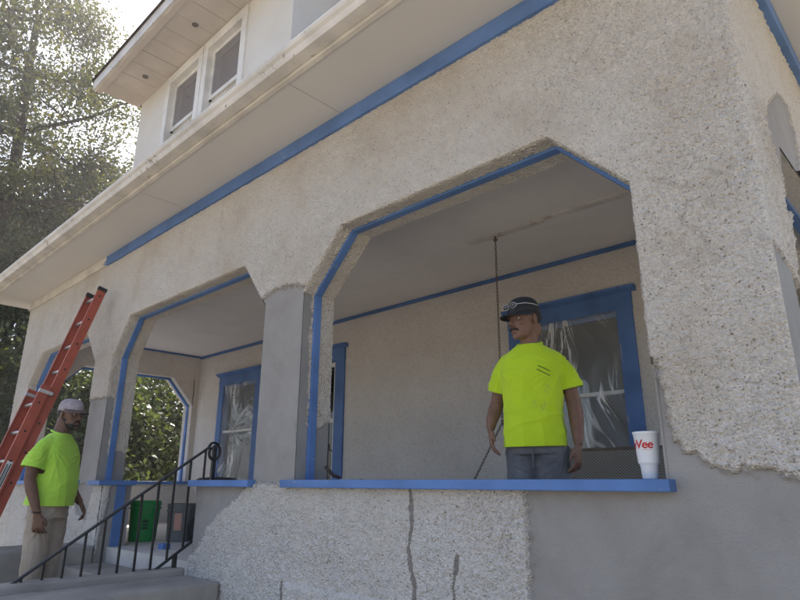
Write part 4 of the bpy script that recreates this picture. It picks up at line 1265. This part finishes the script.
def cloth_mat(name, c1, c2, prints=None, weave=500):
    m, nt, b = new_mat(name)
    co = coords(nt)
    n = noise(nt, co, 7, 5, .6)
    r = ramp(nt, n.outputs[0], [(.3, c2), (.7, c1)])
    c = r.outputs[0]
    if prints:
        sep = nd(nt, 'ShaderNodeSeparateXYZ'); nt.links.new(co, sep.inputs[0])
        for kind, u0, v0, ru, rv, slope, col, strength in prints:
            u = math_(nt, 'SUBTRACT', sep.outputs[0], u0)
            v = math_(nt, 'SUBTRACT', math_(nt, 'SUBTRACT', sep.outputs[2], v0), math_(nt, 'MULTIPLY', u, slope))
            du = math_(nt, 'DIVIDE', u, ru); dv = math_(nt, 'DIVIDE', v, rv)
            if kind == 'bar':
                f = math_(nt, 'MULTIPLY', math_(nt, 'LESS_THAN', math_(nt, 'ABSOLUTE', du), 1), math_(nt, 'LESS_THAN', math_(nt, 'ABSOLUTE', dv), 1))
            else:
                d2 = math_(nt, 'ADD', math_(nt, 'MULTIPLY', du, du), math_(nt, 'MULTIPLY', dv, dv))
                sn = noise(nt, co, 55, 5, .7)
                f = ramp(nt, math_(nt, 'SUBTRACT', sn.outputs[0], math_(nt, 'MULTIPLY', d2, .22)), [(.44, (0, 0, 0)), (.56, (1, 1, 1))]).outputs[0]
            f = math_(nt, 'MULTIPLY', f, math_(nt, 'MULTIPLY', math_(nt, 'LESS_THAN', sep.outputs[1], 0.0), strength))
            c = mixc(nt, f, c, col)
    nt.links.new(c, b.inputs['Base Color'])
    b.inputs['Roughness'].default_value = .9; b.inputs['Specular IOR Level'].default_value = .15
    b.inputs['Sheen Weight'].default_value = .15
    n2 = noise(nt, co, weave, 2)
    mp = nd(nt, 'ShaderNodeMapping'); mp.inputs['Scale'].default_value = (1, 1, .28); mp.inputs['Rotation'].default_value = (0, R_(24), 0); nt.links.new(co, mp.inputs[0])
    n3 = noise(nt, mp.outputs[0], 24, 3, .5, .6)
    bump(nt, b, math_(nt, 'MULTIPLY_ADD', n3.outputs[0], .8, math_(nt, 'MULTIPLY', n2.outputs[0], .10)), .45, .010)
    return m
def fold_cloth(me, amp, seed, hem=.85, top=1.45, lo=None):
    V = verts_np(me); N = norms_np(me)
    def crease(P, w=.16): return np.exp(-np.abs(perlin(P))/w)
    warp = .045*np.stack([perlin(V*3.5+seed), perlin(V*3.5+seed+9), perlin(V*3.5+seed+21)], 1)
    U = V+warp
    t = np.clip((V[:, 2]-hem)/(top-hem), 0, 1)
    # long folds hanging down towards the hem
    d = amp*1.1*(crease(U*np.array([8, 8, 1.5])+seed)-.4)*(1.1-t)
    # drag lines fanning from the armpits
    for sx in (-1, 1):
        ang = np.arctan2(U[:, 2]-(hem+.78*(top-hem)), (U[:, 0]-sx*.19)*-sx)
        rad = np.hypot(U[:, 2]-(hem+.78*(top-hem)), U[:, 0]-sx*.19)
        q = np.stack([ang*4.5, rad*2.0, np.sign(V[:, 1])*3+V[:, 1]*2+sx], 1)+seed
        d += amp*.9*(crease(q, .14)-.35)*np.exp(-(rad/.22)**2)*np.clip(rad/.05, 0, 1)
    # soft rolls round the waist
    Q = np.stack([U[:, 0]*3.0+U[:, 2]*3, U[:, 1]*3, U[:, 2]*13], 1)+seed
    d += amp*.75*(crease(Q)-.4)*np.exp(-((t-.22)/.2)**2)
    d += amp*1.3*perlin(V*np.array([4, 4, 3])+seed+3)
    if lo is not None: d *= lo(V)
    V = V+N*d[:, None]
    me.vertices.foreach_set('co', V.astype(np.float32).ravel()); me.update()

def shirt_mesh(sleeves, rows, hem, voxel=.006):
    m = MB(); rings(m, rows, 28, 2.5)
    cuts = []
    for s in sleeves:
        e1 = Vector(s[-1][:3]); d = (e1-Vector(s[-2][:3])).normalized()
        ext = tuple(e1+d*.022)+tuple(s[-1][3:])
        limb(m, s+[ext], 14, 4); cuts.append((e1, d))
    me = remeshed(m, voxel, 12)
    bm = bmesh.new(); bm.from_mesh(me)
    bmesh.ops.bisect_plane(bm, geom=bm.verts[:]+bm.edges[:]+bm.faces[:], plane_co=(0, 0, hem), plane_no=(0, .04, -1), clear_outer=True)
    for e1, d in cuts:
        sg = 1 if e1.x > 0 else -1
        fs = [f for f in bm.faces if f.calc_center_median().x*sg > .19 and (f.calc_center_median()-e1).length < .13]
        es = {e for f in fs for e in f.edges}; vs_ = {v for f in fs for v in f.verts}
        bmesh.ops.bisect_plane(bm, geom=list(vs_)+list(es)+fs, plane_co=e1, plane_no=d, clear_outer=True)
    bm.to_mesh(me); bm.free(); me.update()
    return me

# ---------------------------------------------------------------- man standing behind the sill
def man_on_porch():
    e = empty('person', (-1.985, 3.27, ZF), 0)
    tag(e, 'man in a neon yellow shirt, dark cap and grey jeans standing behind the sill', 'person')
    e.rotation_euler = (0, R_(-.3), R_(20))
    mats = cloth_mat('neon_yellow_shirt', (.52, .69, .025), (.45, .61, .018),
                     [('bar', .098, 1.298, .034, .0035, -.55, (.02, .03, .02), .85), ('bar', .094, 1.272, .036, .0035, -.55, (.02, .03, .02), .85),
                      ('blob', .07, 1.075, .075, .06, 0, (.30, .35, .10), .5), ('blob', .11, 1.17, .045, .05, 0, (.36, .42, .10), .35)])
    # body: head, neck, arms, hands, hidden trunk and legs
    m = MB()
    head_parts(m)
    Hd = Head((-.008, -.036, 1.502), R_(-34), R_(7), R_(-1), 1.09); Hd(m)
    m.tube([(0, .012, 1.43), (0, .004, 1.49), (-.006, -.008, 1.56), (-.008, -.012, 1.60)], [.070, .058, .056, .055], 16)
    rings(m, [(0, .01, .82, .150, .100), (0, .005, 1.0, .145, .095), (0, 0, 1.2, .155, .100), (0, .005, 1.36, .165, .095), (0, .01, 1.43, .120, .070)], 20)
    armL = [(-.130, .015, 1.37, .046, .046), (-.180, .028, 1.30, .047, .049), (-.220, .055, 1.20, .045, .048), (-.246, .080, 1.13, .041, .044), (-.258, .045, 1.07, .043, .045), (-.263, -.015, 1.01, .035, .037), (-.264, -.050, .955, .0285, .024)]
    armR = [(.130, .015, 1.37, .046, .046), (.178, .028, 1.30, .047, .049), (.213, .045, 1.20, .045, .048), (.232, .058, 1.11, .041, .044), (.243, .038, 1.03, .043, .045), (.250, .0, .92, .035, .036), (.250, -.02, .845, .0285, .024)]
    limb(m, armL, 14, 3); limb(m, armR, 14, 3)
    hand(m, (-.264, -.053, .946), (.05, -.25, -1), (.25, -1, 0), (1, .2, 0), .55, 1.0)
    hand(m, (.250, -.022, .836), (-.02, -.12, -1), (-.35, -1, 0), (-1, .3, 0), .75, 1.0)
    for s in (-1, 1):
        limb(m, [(s*.085, .01, .86, .085, .085), (s*.095, .0, .50, .055, .058), (s*.10, .02, .10, .036, .04), (s*.10, -.02, .05, .035, .05)], 12, 2)
    me = remeshed(m, .0042, 3)
    socket(me, Hd, 1)
    finish(me, 'body', M_skin1, e)
    # shirt
    sl = [[(-.085, .012, 1.395, .058, .062), (-.140, .016, 1.360, .062, .070), (-.186, .028, 1.285, .064, .074), (-.212, .042, 1.220, .067, .078), (-.220, .048, 1.192, .069, .080)],
          [(.085, .012, 1.395, .058, .062), (.140, .018, 1.360, .062, .070), (.184, .030, 1.285, .064, .074), (.208, .042, 1.220, .067, .078), (.215, .046, 1.186, .069, .080)]]
    rows = [(0, .0, .80, .188, .138), (0, .0, .85, .190, .140), (0, -.004, .95, .182, .138), (0, -.006, 1.05, .176, .136), (0, -.003, 1.18, .182, .132), (0, .002, 1.30, .190, .128), (0, .008, 1.37, .186, .116), (0, .012, 1.41, .160, .100), (0, .010, 1.445, .120, .084), (0, .006, 1.472, .080, .070)]
    me = shirt_mesh(sl, rows, .845)
    fold_cloth(me, .0125, 4.0, lo=lambda V: np.clip((1.47-V[:, 2])/.14, .15, 1))
    sh = finish(me, 'shirt', mats, e)
    # ribbed collar
    m = MB(); m.tube([(.076*math.cos(t), .005+.066*math.sin(t), 1.478+.020*math.sin(t)) for t in np.linspace(0, 2*math.pi, 29)], .0085, 8, cap=False)
    m.build('collar', mats, sh, smooth=True)
    # jeans
    jm = cloth_mat('grey_jeans', (.175, .17, .17), (.11, .108, .11), [('blob', -.09, .70, .06, .10, 0, (.22, .22, .23), .5)], 700)
    m = MB()
    rings(m, [(0, .004, .80, .172, .122), (0, .004, .86, .168, .120), (0, .004, .97, .160, .115)], 24)
    for s in (-1, 1):
        limb(m, [(s*.085, .006, .84, .098, .108), (s*.092, .0, .66, .088, .096), (s*.098, -.006, .48, .072, .078), (s*.10, .006, .28, .066, .072), (s*.102, .0, .05, .068, .078)], 16, 4)
    me = remeshed(m, .008, 4)
    fold_cloth(me, .010, 9.0, .1, .95)
    jo = finish(me, 'jeans', jm, e)
    m = MB(); m.tube([(.045, -.128, .755), (.085, -.130, .757), (.125, -.112, .760)], [.003, .0045, .003], 6); m.build('pocket_welt', jm, jo)
    m = MB(); m.tube([(.0, -.130, .83), (.004, -.134, .77), (.002, -.125, .72)], [.004, .005, .004], 6); m.build('fly_seam', jm, jo)
    bm_ = simple('boot_leather', (.09, .055, .03), (.06, .035, .02), .6, 18, .3, 60, .003)
    for s in (-1, 1):
        m = MB(); rings(m, [(s*.105, -.055, .0, .047, .135), (s*.105, -.055, .03, .050, .138), (s*.105, -.045, .06, .047, .120), (s*.104, .0, .09, .044, .075), (s*.102, .015, .14, .045, .055)], 18)
        m.build('boot', bm_, e, smooth=True)
    # cap with sunglasses resting on it
    cm = simple('black_cap', (.016, .016, .018), (.026, .026, .028), .75, 30, .3, 300, .002)
    m = MB(); cap_dome(m, .152); Hd(m)
    cp = m.build('cap', cm, e, smooth=True)
    m = MB(); cap_brim(m, .152, .30, .070); Hd(m)
    m.build('brim', cm, cp, smooth=True)
    gm = simple('pale_emblem', (.55, .53, .52), (.40, .39, .38), .4, 40)
    dk = simple('dark_lens', (.02, .02, .025), (.03, .03, .035), .12, 40, spec=.8)
    for s in (-1, 1):
        m = MB(); m.tube([(s*(.030+.024*math.cos(t)), -.098+.006*abs(math.cos(t))-.004*math.sin(t), .193+.015*math.sin(t)) for t in np.linspace(0, 2*math.pi, 17)], .0020, 6, cap=False); Hd(m)
        m.build('sunglasses_rim', gm, cp, smooth=True)
        m = MB(); m.ellipsoid((s*.030, -.094, .193), (.022, .006, .013)); Hd(m); m.build('sunglasses_lens', dk, cp, smooth=True)
        m = MB(); m.tube([(s*.054, -.088, .195), (s*.080, -.045, .196), (s*.0865, .01, .190), (s*.086, .05, .182)], .0028, 6); Hd(m); m.build('sunglasses_temple', gm, cp, smooth=True)
    # hair at the sides and back, moustache, stubble line, eyes
    m = MB(); m.ellipsoid((0, .032, .128), (.0775, .092, .062), 24, 14); Hd(m)
    m.build('hair', M_hair, e, smooth=True)
    m = MB()
    for s in (-1, 1):
        m.tube([(0, -.0985, .0615), (s*.014, -.0985, .0605), (s*.026, -.092, .055), (s*.032, -.084, .046)], [(.006, .006), (.0065, .0065), (.005, .005), (.0025, .003)], 8)
    Hd(m); m.build('moustache', M_hair, e, smooth=True)
    eyes(Hd, e)
    m = MB(); m.tube([(-.02, -.0945, .0445), (0, -.0975, .0455), (.02, -.0945, .0445)], [.0016, .0024, .0016], 6); Hd(m); m.build('mouth_line', M_lip, e)
    return e
man_on_porch()

# ---------------------------------------------------------------- man on the steps
def man_on_steps():
    e = empty('person', (-5.64, 1.775, .55), 0)
    tag(e, 'man in a lime green shirt, pale cap and khaki trousers standing on the steps', 'person')
    e.rotation_euler = (0, 0, R_(131))         # faces along the porch front, half turned to the street
    e.scale = (.985, .985, .985)
    mats = cloth_mat('lime_green_shirt', (.42, .68, .08), (.36, .60, .065))
    m = MB()
    head_parts(m, 1.04)
    Hd = Head((0, -.045, 1.505), R_(-16), R_(6), 0, 1.04); Hd(m)
    m.tube([(0, .018, 1.42), (0, .008, 1.48), (0, -.008, 1.55), (0, -.016, 1.59)], [.074, .062, .060, .058], 16)
    rings(m, [(0, .01, .82, .150, .105), (0, -.01, 1.0, .150, .11), (0, -.005, 1.2, .155, .11), (0, .005, 1.36, .165, .098), (0, .01, 1.43, .120, .072)], 20)
    armR = [(-.145, .02, 1.375, .046, .046), (-.200, .04, 1.29, .052, .055), (-.228, .055, 1.19, .046, .050), (-.236, .055, 1.09, .041, .045), (-.240, .025, 1.01, .043, .046), (-.240, -.025, .90, .034, .036), (-.236, -.052, .825, .028, .024)]
    armL = [(.145, .02, 1.375, .046, .046), (.200, .03, 1.29, .052, .055), (.230, .03, 1.19, .046, .050), (.240, .02, 1.09, .041, .045), (.238, -.03, 1.0, .043, .046), (.215, -.10, .93, .034, .036), (.20, -.14, .90, .028, .024)]
    limb(m, armR, 14, 3); limb(m, armL, 14, 3)
    hand(m, (-.236, -.055, .815), (.02, -.16, -1), (.15, -1, 0), (1, .1, 0), .95, 1.02)
    hand(m, (.198, -.146, .895), (-.15, -.6, -.7), (-.6, -.4, .3), (-.7, .6, -.3), .9, 1.02)
    for s in (-1, 1):
        limb(m, [(s*.085, .01, .86, .085, .085), (s*.095, .0, .50, .055, .058), (s*.10, .02, .10, .036, .04), (s*.10, -.02, .05, .035, .05)], 12, 2)
    me = remeshed(m, .0045, 3)
    socket(me, Hd, 1)
    finish(me, 'body', M_skin2, e)
    sl = [[(-.085, .014, 1.39, .060, .064), (-.150, .022, 1.35, .068, .074), (-.200, .038, 1.275, .074, .082), (-.226, .050, 1.205, .080, .086), (-.232, .054, 1.175, .083, .088)],
          [(.085, .014, 1.39, .060, .064), (.150, .02, 1.35, .068, .074), (.200, .026, 1.275, .074, .082), (.230, .03, 1.205, .080, .086), (.238, .032, 1.175, .083, .088)]]
    rows = [(0, .015, .80, .190, .165), (0, .012, .815, .193, .168), (0, .0, .92, .186, .160), (0, -.012, 1.03, .182, .158), (0, -.010, 1.16, .188, .148), (0, .0, 1.28, .198, .136), (0, .01, 1.36, .186, .120), (0, .016, 1.40, .160, .104), (0, .014, 1.437, .120, .088), (0, .010, 1.464, .082, .074)]
    me = shirt_mesh(sl, rows, .885)
    fold_cloth(me, .0125, 14.0, .88, lo=lambda V: np.clip((1.46-V[:, 2])/.14, .15, 1))
    sh = finish(me, 'shirt', mats, e)
    m = MB(); m.tube([(.078*math.cos(t), .009+.070*math.sin(t), 1.468+.022*math.sin(t)) for t in np.linspace(0, 2*math.pi, 29)], .0085, 8, cap=False)
    m.build('collar', mats, sh, smooth=True)
    jm = cloth_mat('khaki_trousers', (.40, .33, .26), (.33, .265, .205), None, 700)
    m = MB()
    rings(m, [(0, .012, .78, .172, .135), (0, .01, .86, .168, .132), (0, .006, .97, .160, .122)], 24)
    for s in (-1, 1):
        limb(m, [(s*.085, .012, .84, .100, .118), (s*.092, .005, .66, .092, .108), (s*.098, -.004, .48, .080, .094), (s*.10, .010, .26, .076, .090), (s*.102, .012, .04, .080, .094)], 16, 4)
    me = remeshed(m, .008, 4)
    fold_cloth(me, .013, 19.0, .05, .95)
    finish(me, 'trousers', jm, e)
    bm_ = simple('work_boot', (.10, .07, .045), (.07, .048, .03), .7, 18, .3, 60, .003)
    for s in (-1, 1):
        m = MB(); rings(m, [(s*.105, -.055, .0, .047, .135), (s*.105, -.055, .03, .050, .138), (s*.105, -.045, .06, .047, .120), (s*.104, .0, .09, .044, .075), (s*.102, .015, .14, .045, .055)], 18)
        m.build('boot', bm_, e, smooth=True)
    cm = simple('pale_cap_cloth', (.40, .345, .35), (.26, .22, .23), .85, 24, .3, 300, .002)
    bmk = simple('brown_brim_cloth', (.13, .085, .075), (.09, .06, .055), .8, 24, .3, 300, .002)
    m = MB(); cap_dome(m, .150, .085, .106, .092); Hd(m)
    cp = m.build('cap', cm, e, smooth=True)
    m = MB(); cap_brim(m, .150, .22, .072, rx=.085, ry=.106); Hd(m); m.build('brim', bmk, cp, smooth=True)
    m = MB(); m.ellipsoid((0, .032, .124), (.0775, .092, .056), 24, 14); Hd(m); m.build('hair', M_hair, e, smooth=True)
    # short beard along the jaw
    m = MB()
    rings(m, [(0, -.050, -.006, .020, .026), (0, -.047, .006, .036, .041), (0, -.038, .026, .0515, .0545), (0, -.022, .052, .0595, .062), (0, -.004, .078, .066, .060)], 24, 2.2)
    Hd(m); m.build('beard', M_hair, e, smooth=True)
    m = MB()
    for s in (-1, 1):
        m.tube([(0, -.0975, .0615), (s*.014, -.097, .060), (s*.026, -.090, .053), (s*.034, -.080, .036)], [(.005, .005), (.0052, .0052), (.0045, .0045), (.004, .004)], 8)
    Hd(m); m.build('moustache', M_hair, e, smooth=True)
    m = MB(); m.ellipsoid((0, -.089, .0455), (.022, .010, .0075)); Hd(m); m.build('lips', M_lip, e, smooth=True)
    eyes(Hd, e)
    m = MB(); m.tube([(-.237+.033*math.cos(t), -.045+.030*math.sin(t), .838) for t in np.linspace(0, 2*math.pi, 21)], .005, 6, cap=False); m.build('wristband', M_iron, e, smooth=True)
    return e
man_on_steps()
#@@SECTION vegetation
# ================================================================== trees and shrubs
def leaf_mat(name, c1, c2, c3):
    m, nt, b = new_mat(name)
    out = nt.nodes['Material Output']
    g = nd(nt, 'ShaderNodeNewGeometry')
    r = ramp(nt, g.outputs['Random Per Island'], [(0, c1), (.55, c2), (1, c3)])
    nt.links.new(r.outputs[0], b.inputs['Base Color'])
    b.inputs['Roughness'].default_value = .42
    b.inputs['Specular IOR Level'].default_value = .45
    t = nd(nt, 'ShaderNodeBsdfTranslucent')
    mm = nd(nt, 'ShaderNodeMix', data_type='RGBA', blend_type='MULTIPLY'); mm.inputs[0].default_value = 1
    nt.links.new(r.outputs[0], mm.inputs[6]); mm.inputs[7].default_value = (1.5, 1.45, .6, 1)
    nt.links.new(mm.outputs[2], t.inputs[0])
    mx = nd(nt, 'ShaderNodeMixShader'); mx.inputs[0].default_value = .36
    nt.links.new(b.outputs[0], mx.inputs[1]); nt.links.new(t.outputs[0], mx.inputs[2])
    nt.links.new(mx.outputs[0], out.inputs[0])
    return m
M_leafA = leaf_mat('ash_leaf', (.04, .052, .020), (.072, .08, .034), (.115, .108, .05))
M_leafB = leaf_mat('maple_leaf', (.04, .06, .018), (.075, .095, .03), (.12, .13, .04))
M_leafC = leaf_mat('shrub_leaf', (.028, .048, .016), (.05, .07, .024), (.085, .10, .036))

def leaves_mesh(name, C, size, mat, rng, parent, droop=.3):
    n = len(C)
    a = rng.normal(size=(n, 3)); a[:, 2] -= droop; a /= np.linalg.norm(a, axis=1)[:, None]
    b = np.cross(a, rng.normal(size=(n, 3))); b /= np.linalg.norm(b, axis=1)[:, None]
    nn = np.cross(a, b)
    s = size*rng.uniform(.6, 1.25, (n, 1))
    fold = .10*s*nn
    V = np.stack([C, C+a*s*.45+b*s*.30+fold, C+a*s, C+a*s*.45-b*s*.30+fold], 1).reshape(-1, 3)
    F = np.arange(4*n).reshape(n, 4)
    return np_mesh(name, V, F, mat, parent, False)
def plant(name, loc, label, cat, height, crown_c, crown_r, n_clump, n_leaf, clump_r, leaf, mat, seed, trunk_r, lean=(0, 0), group=None, stems=1, hollow=.35):
    rng = np.random.default_rng(seed)
    e = empty(name, loc); tag(e, label, cat, group)
    # clump centres in an ellipsoid, pushed towards its shell
    cs = []
    cr = np.array(crown_r)
    while len(cs) < n_clump:
        p = rng.uniform(-1, 1, 3); l = np.linalg.norm(p)
        if l > 1 or l < hollow: continue
        q = np.array(crown_c)+p*cr*(1+.22*perlin(np.array([p*2.1+seed]))[0])
        if q[2] < clump_r*.7: continue
        cs.append(q)
    cs = np.array(cs)
    w = rng.uniform(.5, 1.5, n_clump); w /= w.sum()
    ids = rng.choice(n_clump, n_leaf, p=w)
    rr = clump_r*rng.uniform(.55, 1.3, n_clump)[ids][:, None]
    P = cs[ids]+rng.normal(size=(n_leaf, 3))*rr*np.array([.6, .6, .42])
    P[:, 2] = np.maximum(P[:, 2], .05)
    leaves_mesh('crown', P, leaf, mat, rng, e)
    # trunk, limbs, twigs
    m = MB()
    nodes = []
    for s in range(stems):
        off = rng.normal(size=2)*.18*(stems > 1)
        tp = []
        hh = crown_c[2]+cr[2]*.35
        for k in range(9):
            t = k/8
            wob = rng.normal(size=2)*.06*height/10*(k > 0)
            tp.append((off[0]*(1+t)+lean[0]*t*t+wob[0]+crown_c[0]*t, off[1]*(1+t)+lean[1]*t*t+wob[1]+crown_c[1]*t, -.1+hh*t))
        m.tube(tp, [trunk_r*(1.25 if k == 0 else 1-.085*k)/(stems**.5) for k in range(9)], 10)
        nodes += [(np.array(p), trunk_r*(1-.085*k)/(stems**.5)) for k, p in enumerate(tp) if k >= 3]
    limbs = cs[rng.choice(n_clump, min(11, n_clump), replace=False)]
    extra = []
    for q in limbs:
        cand = [nd_ for nd_ in nodes if nd_[0][2] < q[2]+.3] or nodes
        j = min(cand, key=lambda nd_: np.linalg.norm(nd_[0]-q)+.6*abs(nd_[0][2]-(q[2]-.45*np.linalg.norm(nd_[0][:2]-q[:2]))))
        a = j[0]; r0 = j[1]*.55
        pts = []
        mid = (a+q)/2; mid[2] -= .06*np.linalg.norm(q-a)
        for t in np.linspace(0, 1, 6):
            p = (1-t)**2*a+2*t*(1-t)*mid+t*t*q+rng.normal(size=3)*.05*(0 < t < 1)*height/10
            pts.append(p)
            if t > .25: extra.append((p, r0*(1-.75*t)))
        m.tube([tuple(p) for p in pts], [max(r0*(1-.78*t), .008) for t in np.linspace(0, 1, 6)], 7)
    allp = nodes+extra
    AP = np.array([p for p, _ in allp])
    for q in cs:
        k = np.argmin(np.linalg.norm(AP-q, axis=1)); a, r0 = allp[k]
        mid = (a+q)/2+rng.normal(size=3)*.12*clump_r
        m.tube([tuple(a), tuple(mid), tuple(q)], [max(min(r0*.5, .05), .008), .02 if height > 5 else .009, .006], 5)
        for _ in range(3):
            d = rng.normal(size=3)*clump_r*.7
            m.tube([tuple(q), tuple(q+d*.6), tuple(q+d+np.array([0, 0, .1]))], [.010 if height > 5 else .006, .007, .003], 4, cap=False)
    m.build('trunk', M_bark, e, smooth=True)
    return e
def spot(x, y, d):
    r = ray(x, y); k = d/math.hypot(r[0], r[1])
    return (EYE[0]+r[0]*k, EYE[1]+r[1]*k)
p = spot(22, 120, 17); plant('ash_tree', (p[0], p[1], 0), 'tall leafy tree left of the house reaching past the dormer eave', 'tree', 15, (0, 0, 11.8), (3.5, 3.5, 6.0), 95, 56000, .72, .11, M_leafA, 5, .26, group='trees beside the house')
p = spot(88, 190, 22); plant('maple_tree', (p[0], p[1], 0), 'shorter leafy tree behind the tall one, close to the roof edge', 'tree', 10, (0, 0, 7.6), (3.0, 3.0, 3.6), 70, 34000, .7, .14, M_leafB, 9, .22, group='trees beside the house')
p = spot(20, 250, 21); plant('maple_tree', (p[0], p[1], 0), 'dense dark tree low at the left picture edge behind the eave', 'tree', 9, (0, 0, 5.2), (4.0, 4.0, 4.4), 90, 42000, .8, .15, M_leafB, 21, .2, group='trees beside the house')
p = spot(-60, 150, 20); plant('ash_tree', (p[0], p[1], 0), 'leafy tree cut off by the left picture edge', 'tree', 14, (0, 0, 9.0), (4.2, 4.2, 7.0), 90, 34000, .85, .14, M_leafA, 33, .25, group='trees beside the house')
for k, (x, d, hh, rr, lab) in enumerate(((160, 16.5, 4.6, 2.2, 'tall bushy shrub filling the porch end opening on the right'), (128, 15.5, 4.2, 1.9, 'bushy shrub seen in the left half of the porch end opening'), (92, 18, 5.0, 2.3, 'leafy shrub beyond the porch behind the ladder'), (196, 19, 5.2, 2.4, 'leafy shrub behind the house corner beyond the porch end'))):
    p = spot(x, 430, d)
    plant('garden_shrub', (p[0], p[1], 0), lab, 'shrub', 4, (0, 0, hh*.52), (rr, rr, hh*.5), 70, 17000, .5, .13, M_leafC, 50+k, .07, group='shrubs beyond the porch', stems=4, hollow=.3)

# ================================================================== neighbour's house at the far left
M_brick = simple('neighbour_siding', (.40, .27, .21), (.33, .22, .17), .9, 3, .4, 30, .01)
nb = empty('neighbour_house', (-33, 8, 0)); tag(nb, 'reddish tan neighbouring house glimpsed at the far left', 'house')
MB().box((-5, -5, 0), (5, 5, 4.2)).build('wall', M_brick, nb)
MB().prism([(-5.6, 4.1), (5.6, 4.1), (0, 7.4)], 0, -5.5, 5.5).build('roof', M_roof, nb)
for y in (-2.6, 1.2):
    wo = MB().box((5.0, y, 1.2), (5.06, y+1.1, 2.8)).build('window', M_white, nb)
    MB().box((5.045, y+.1, 1.3), (5.066, y+1.0, 2.7)).build('pane', M_dark, wo)
for k in range(18):
    MB().prism([(5.0, .12+k*.22), (5.035, .12+k*.22), (5.005, .335+k*.22), (5.0, .335+k*.22)], 1, -5.0, 5.0).build('siding_board', M_brick, nb)

# ================================================================== thin volume added to stand in for the lens flare veil
m_, nt, b_ = new_mat('veil')
nt.nodes.remove(b_)
pv = nd(nt, 'ShaderNodeVolumePrincipled')
pv.inputs['Color'].default_value = (.96, .95, .94, 1)
pv.inputs['Density'].default_value = .0024
pv.inputs['Anisotropy'].default_value = .5
nt.links.new(pv.outputs[0], nt.nodes['Material Output'].inputs['Volume'])
hz_ = MB().box((-210, -210, -1), (210, 210, 24)).build('veil', m_)
tag(hz_, 'thin added haze in the air around the house', 'veil', kind='stuff')
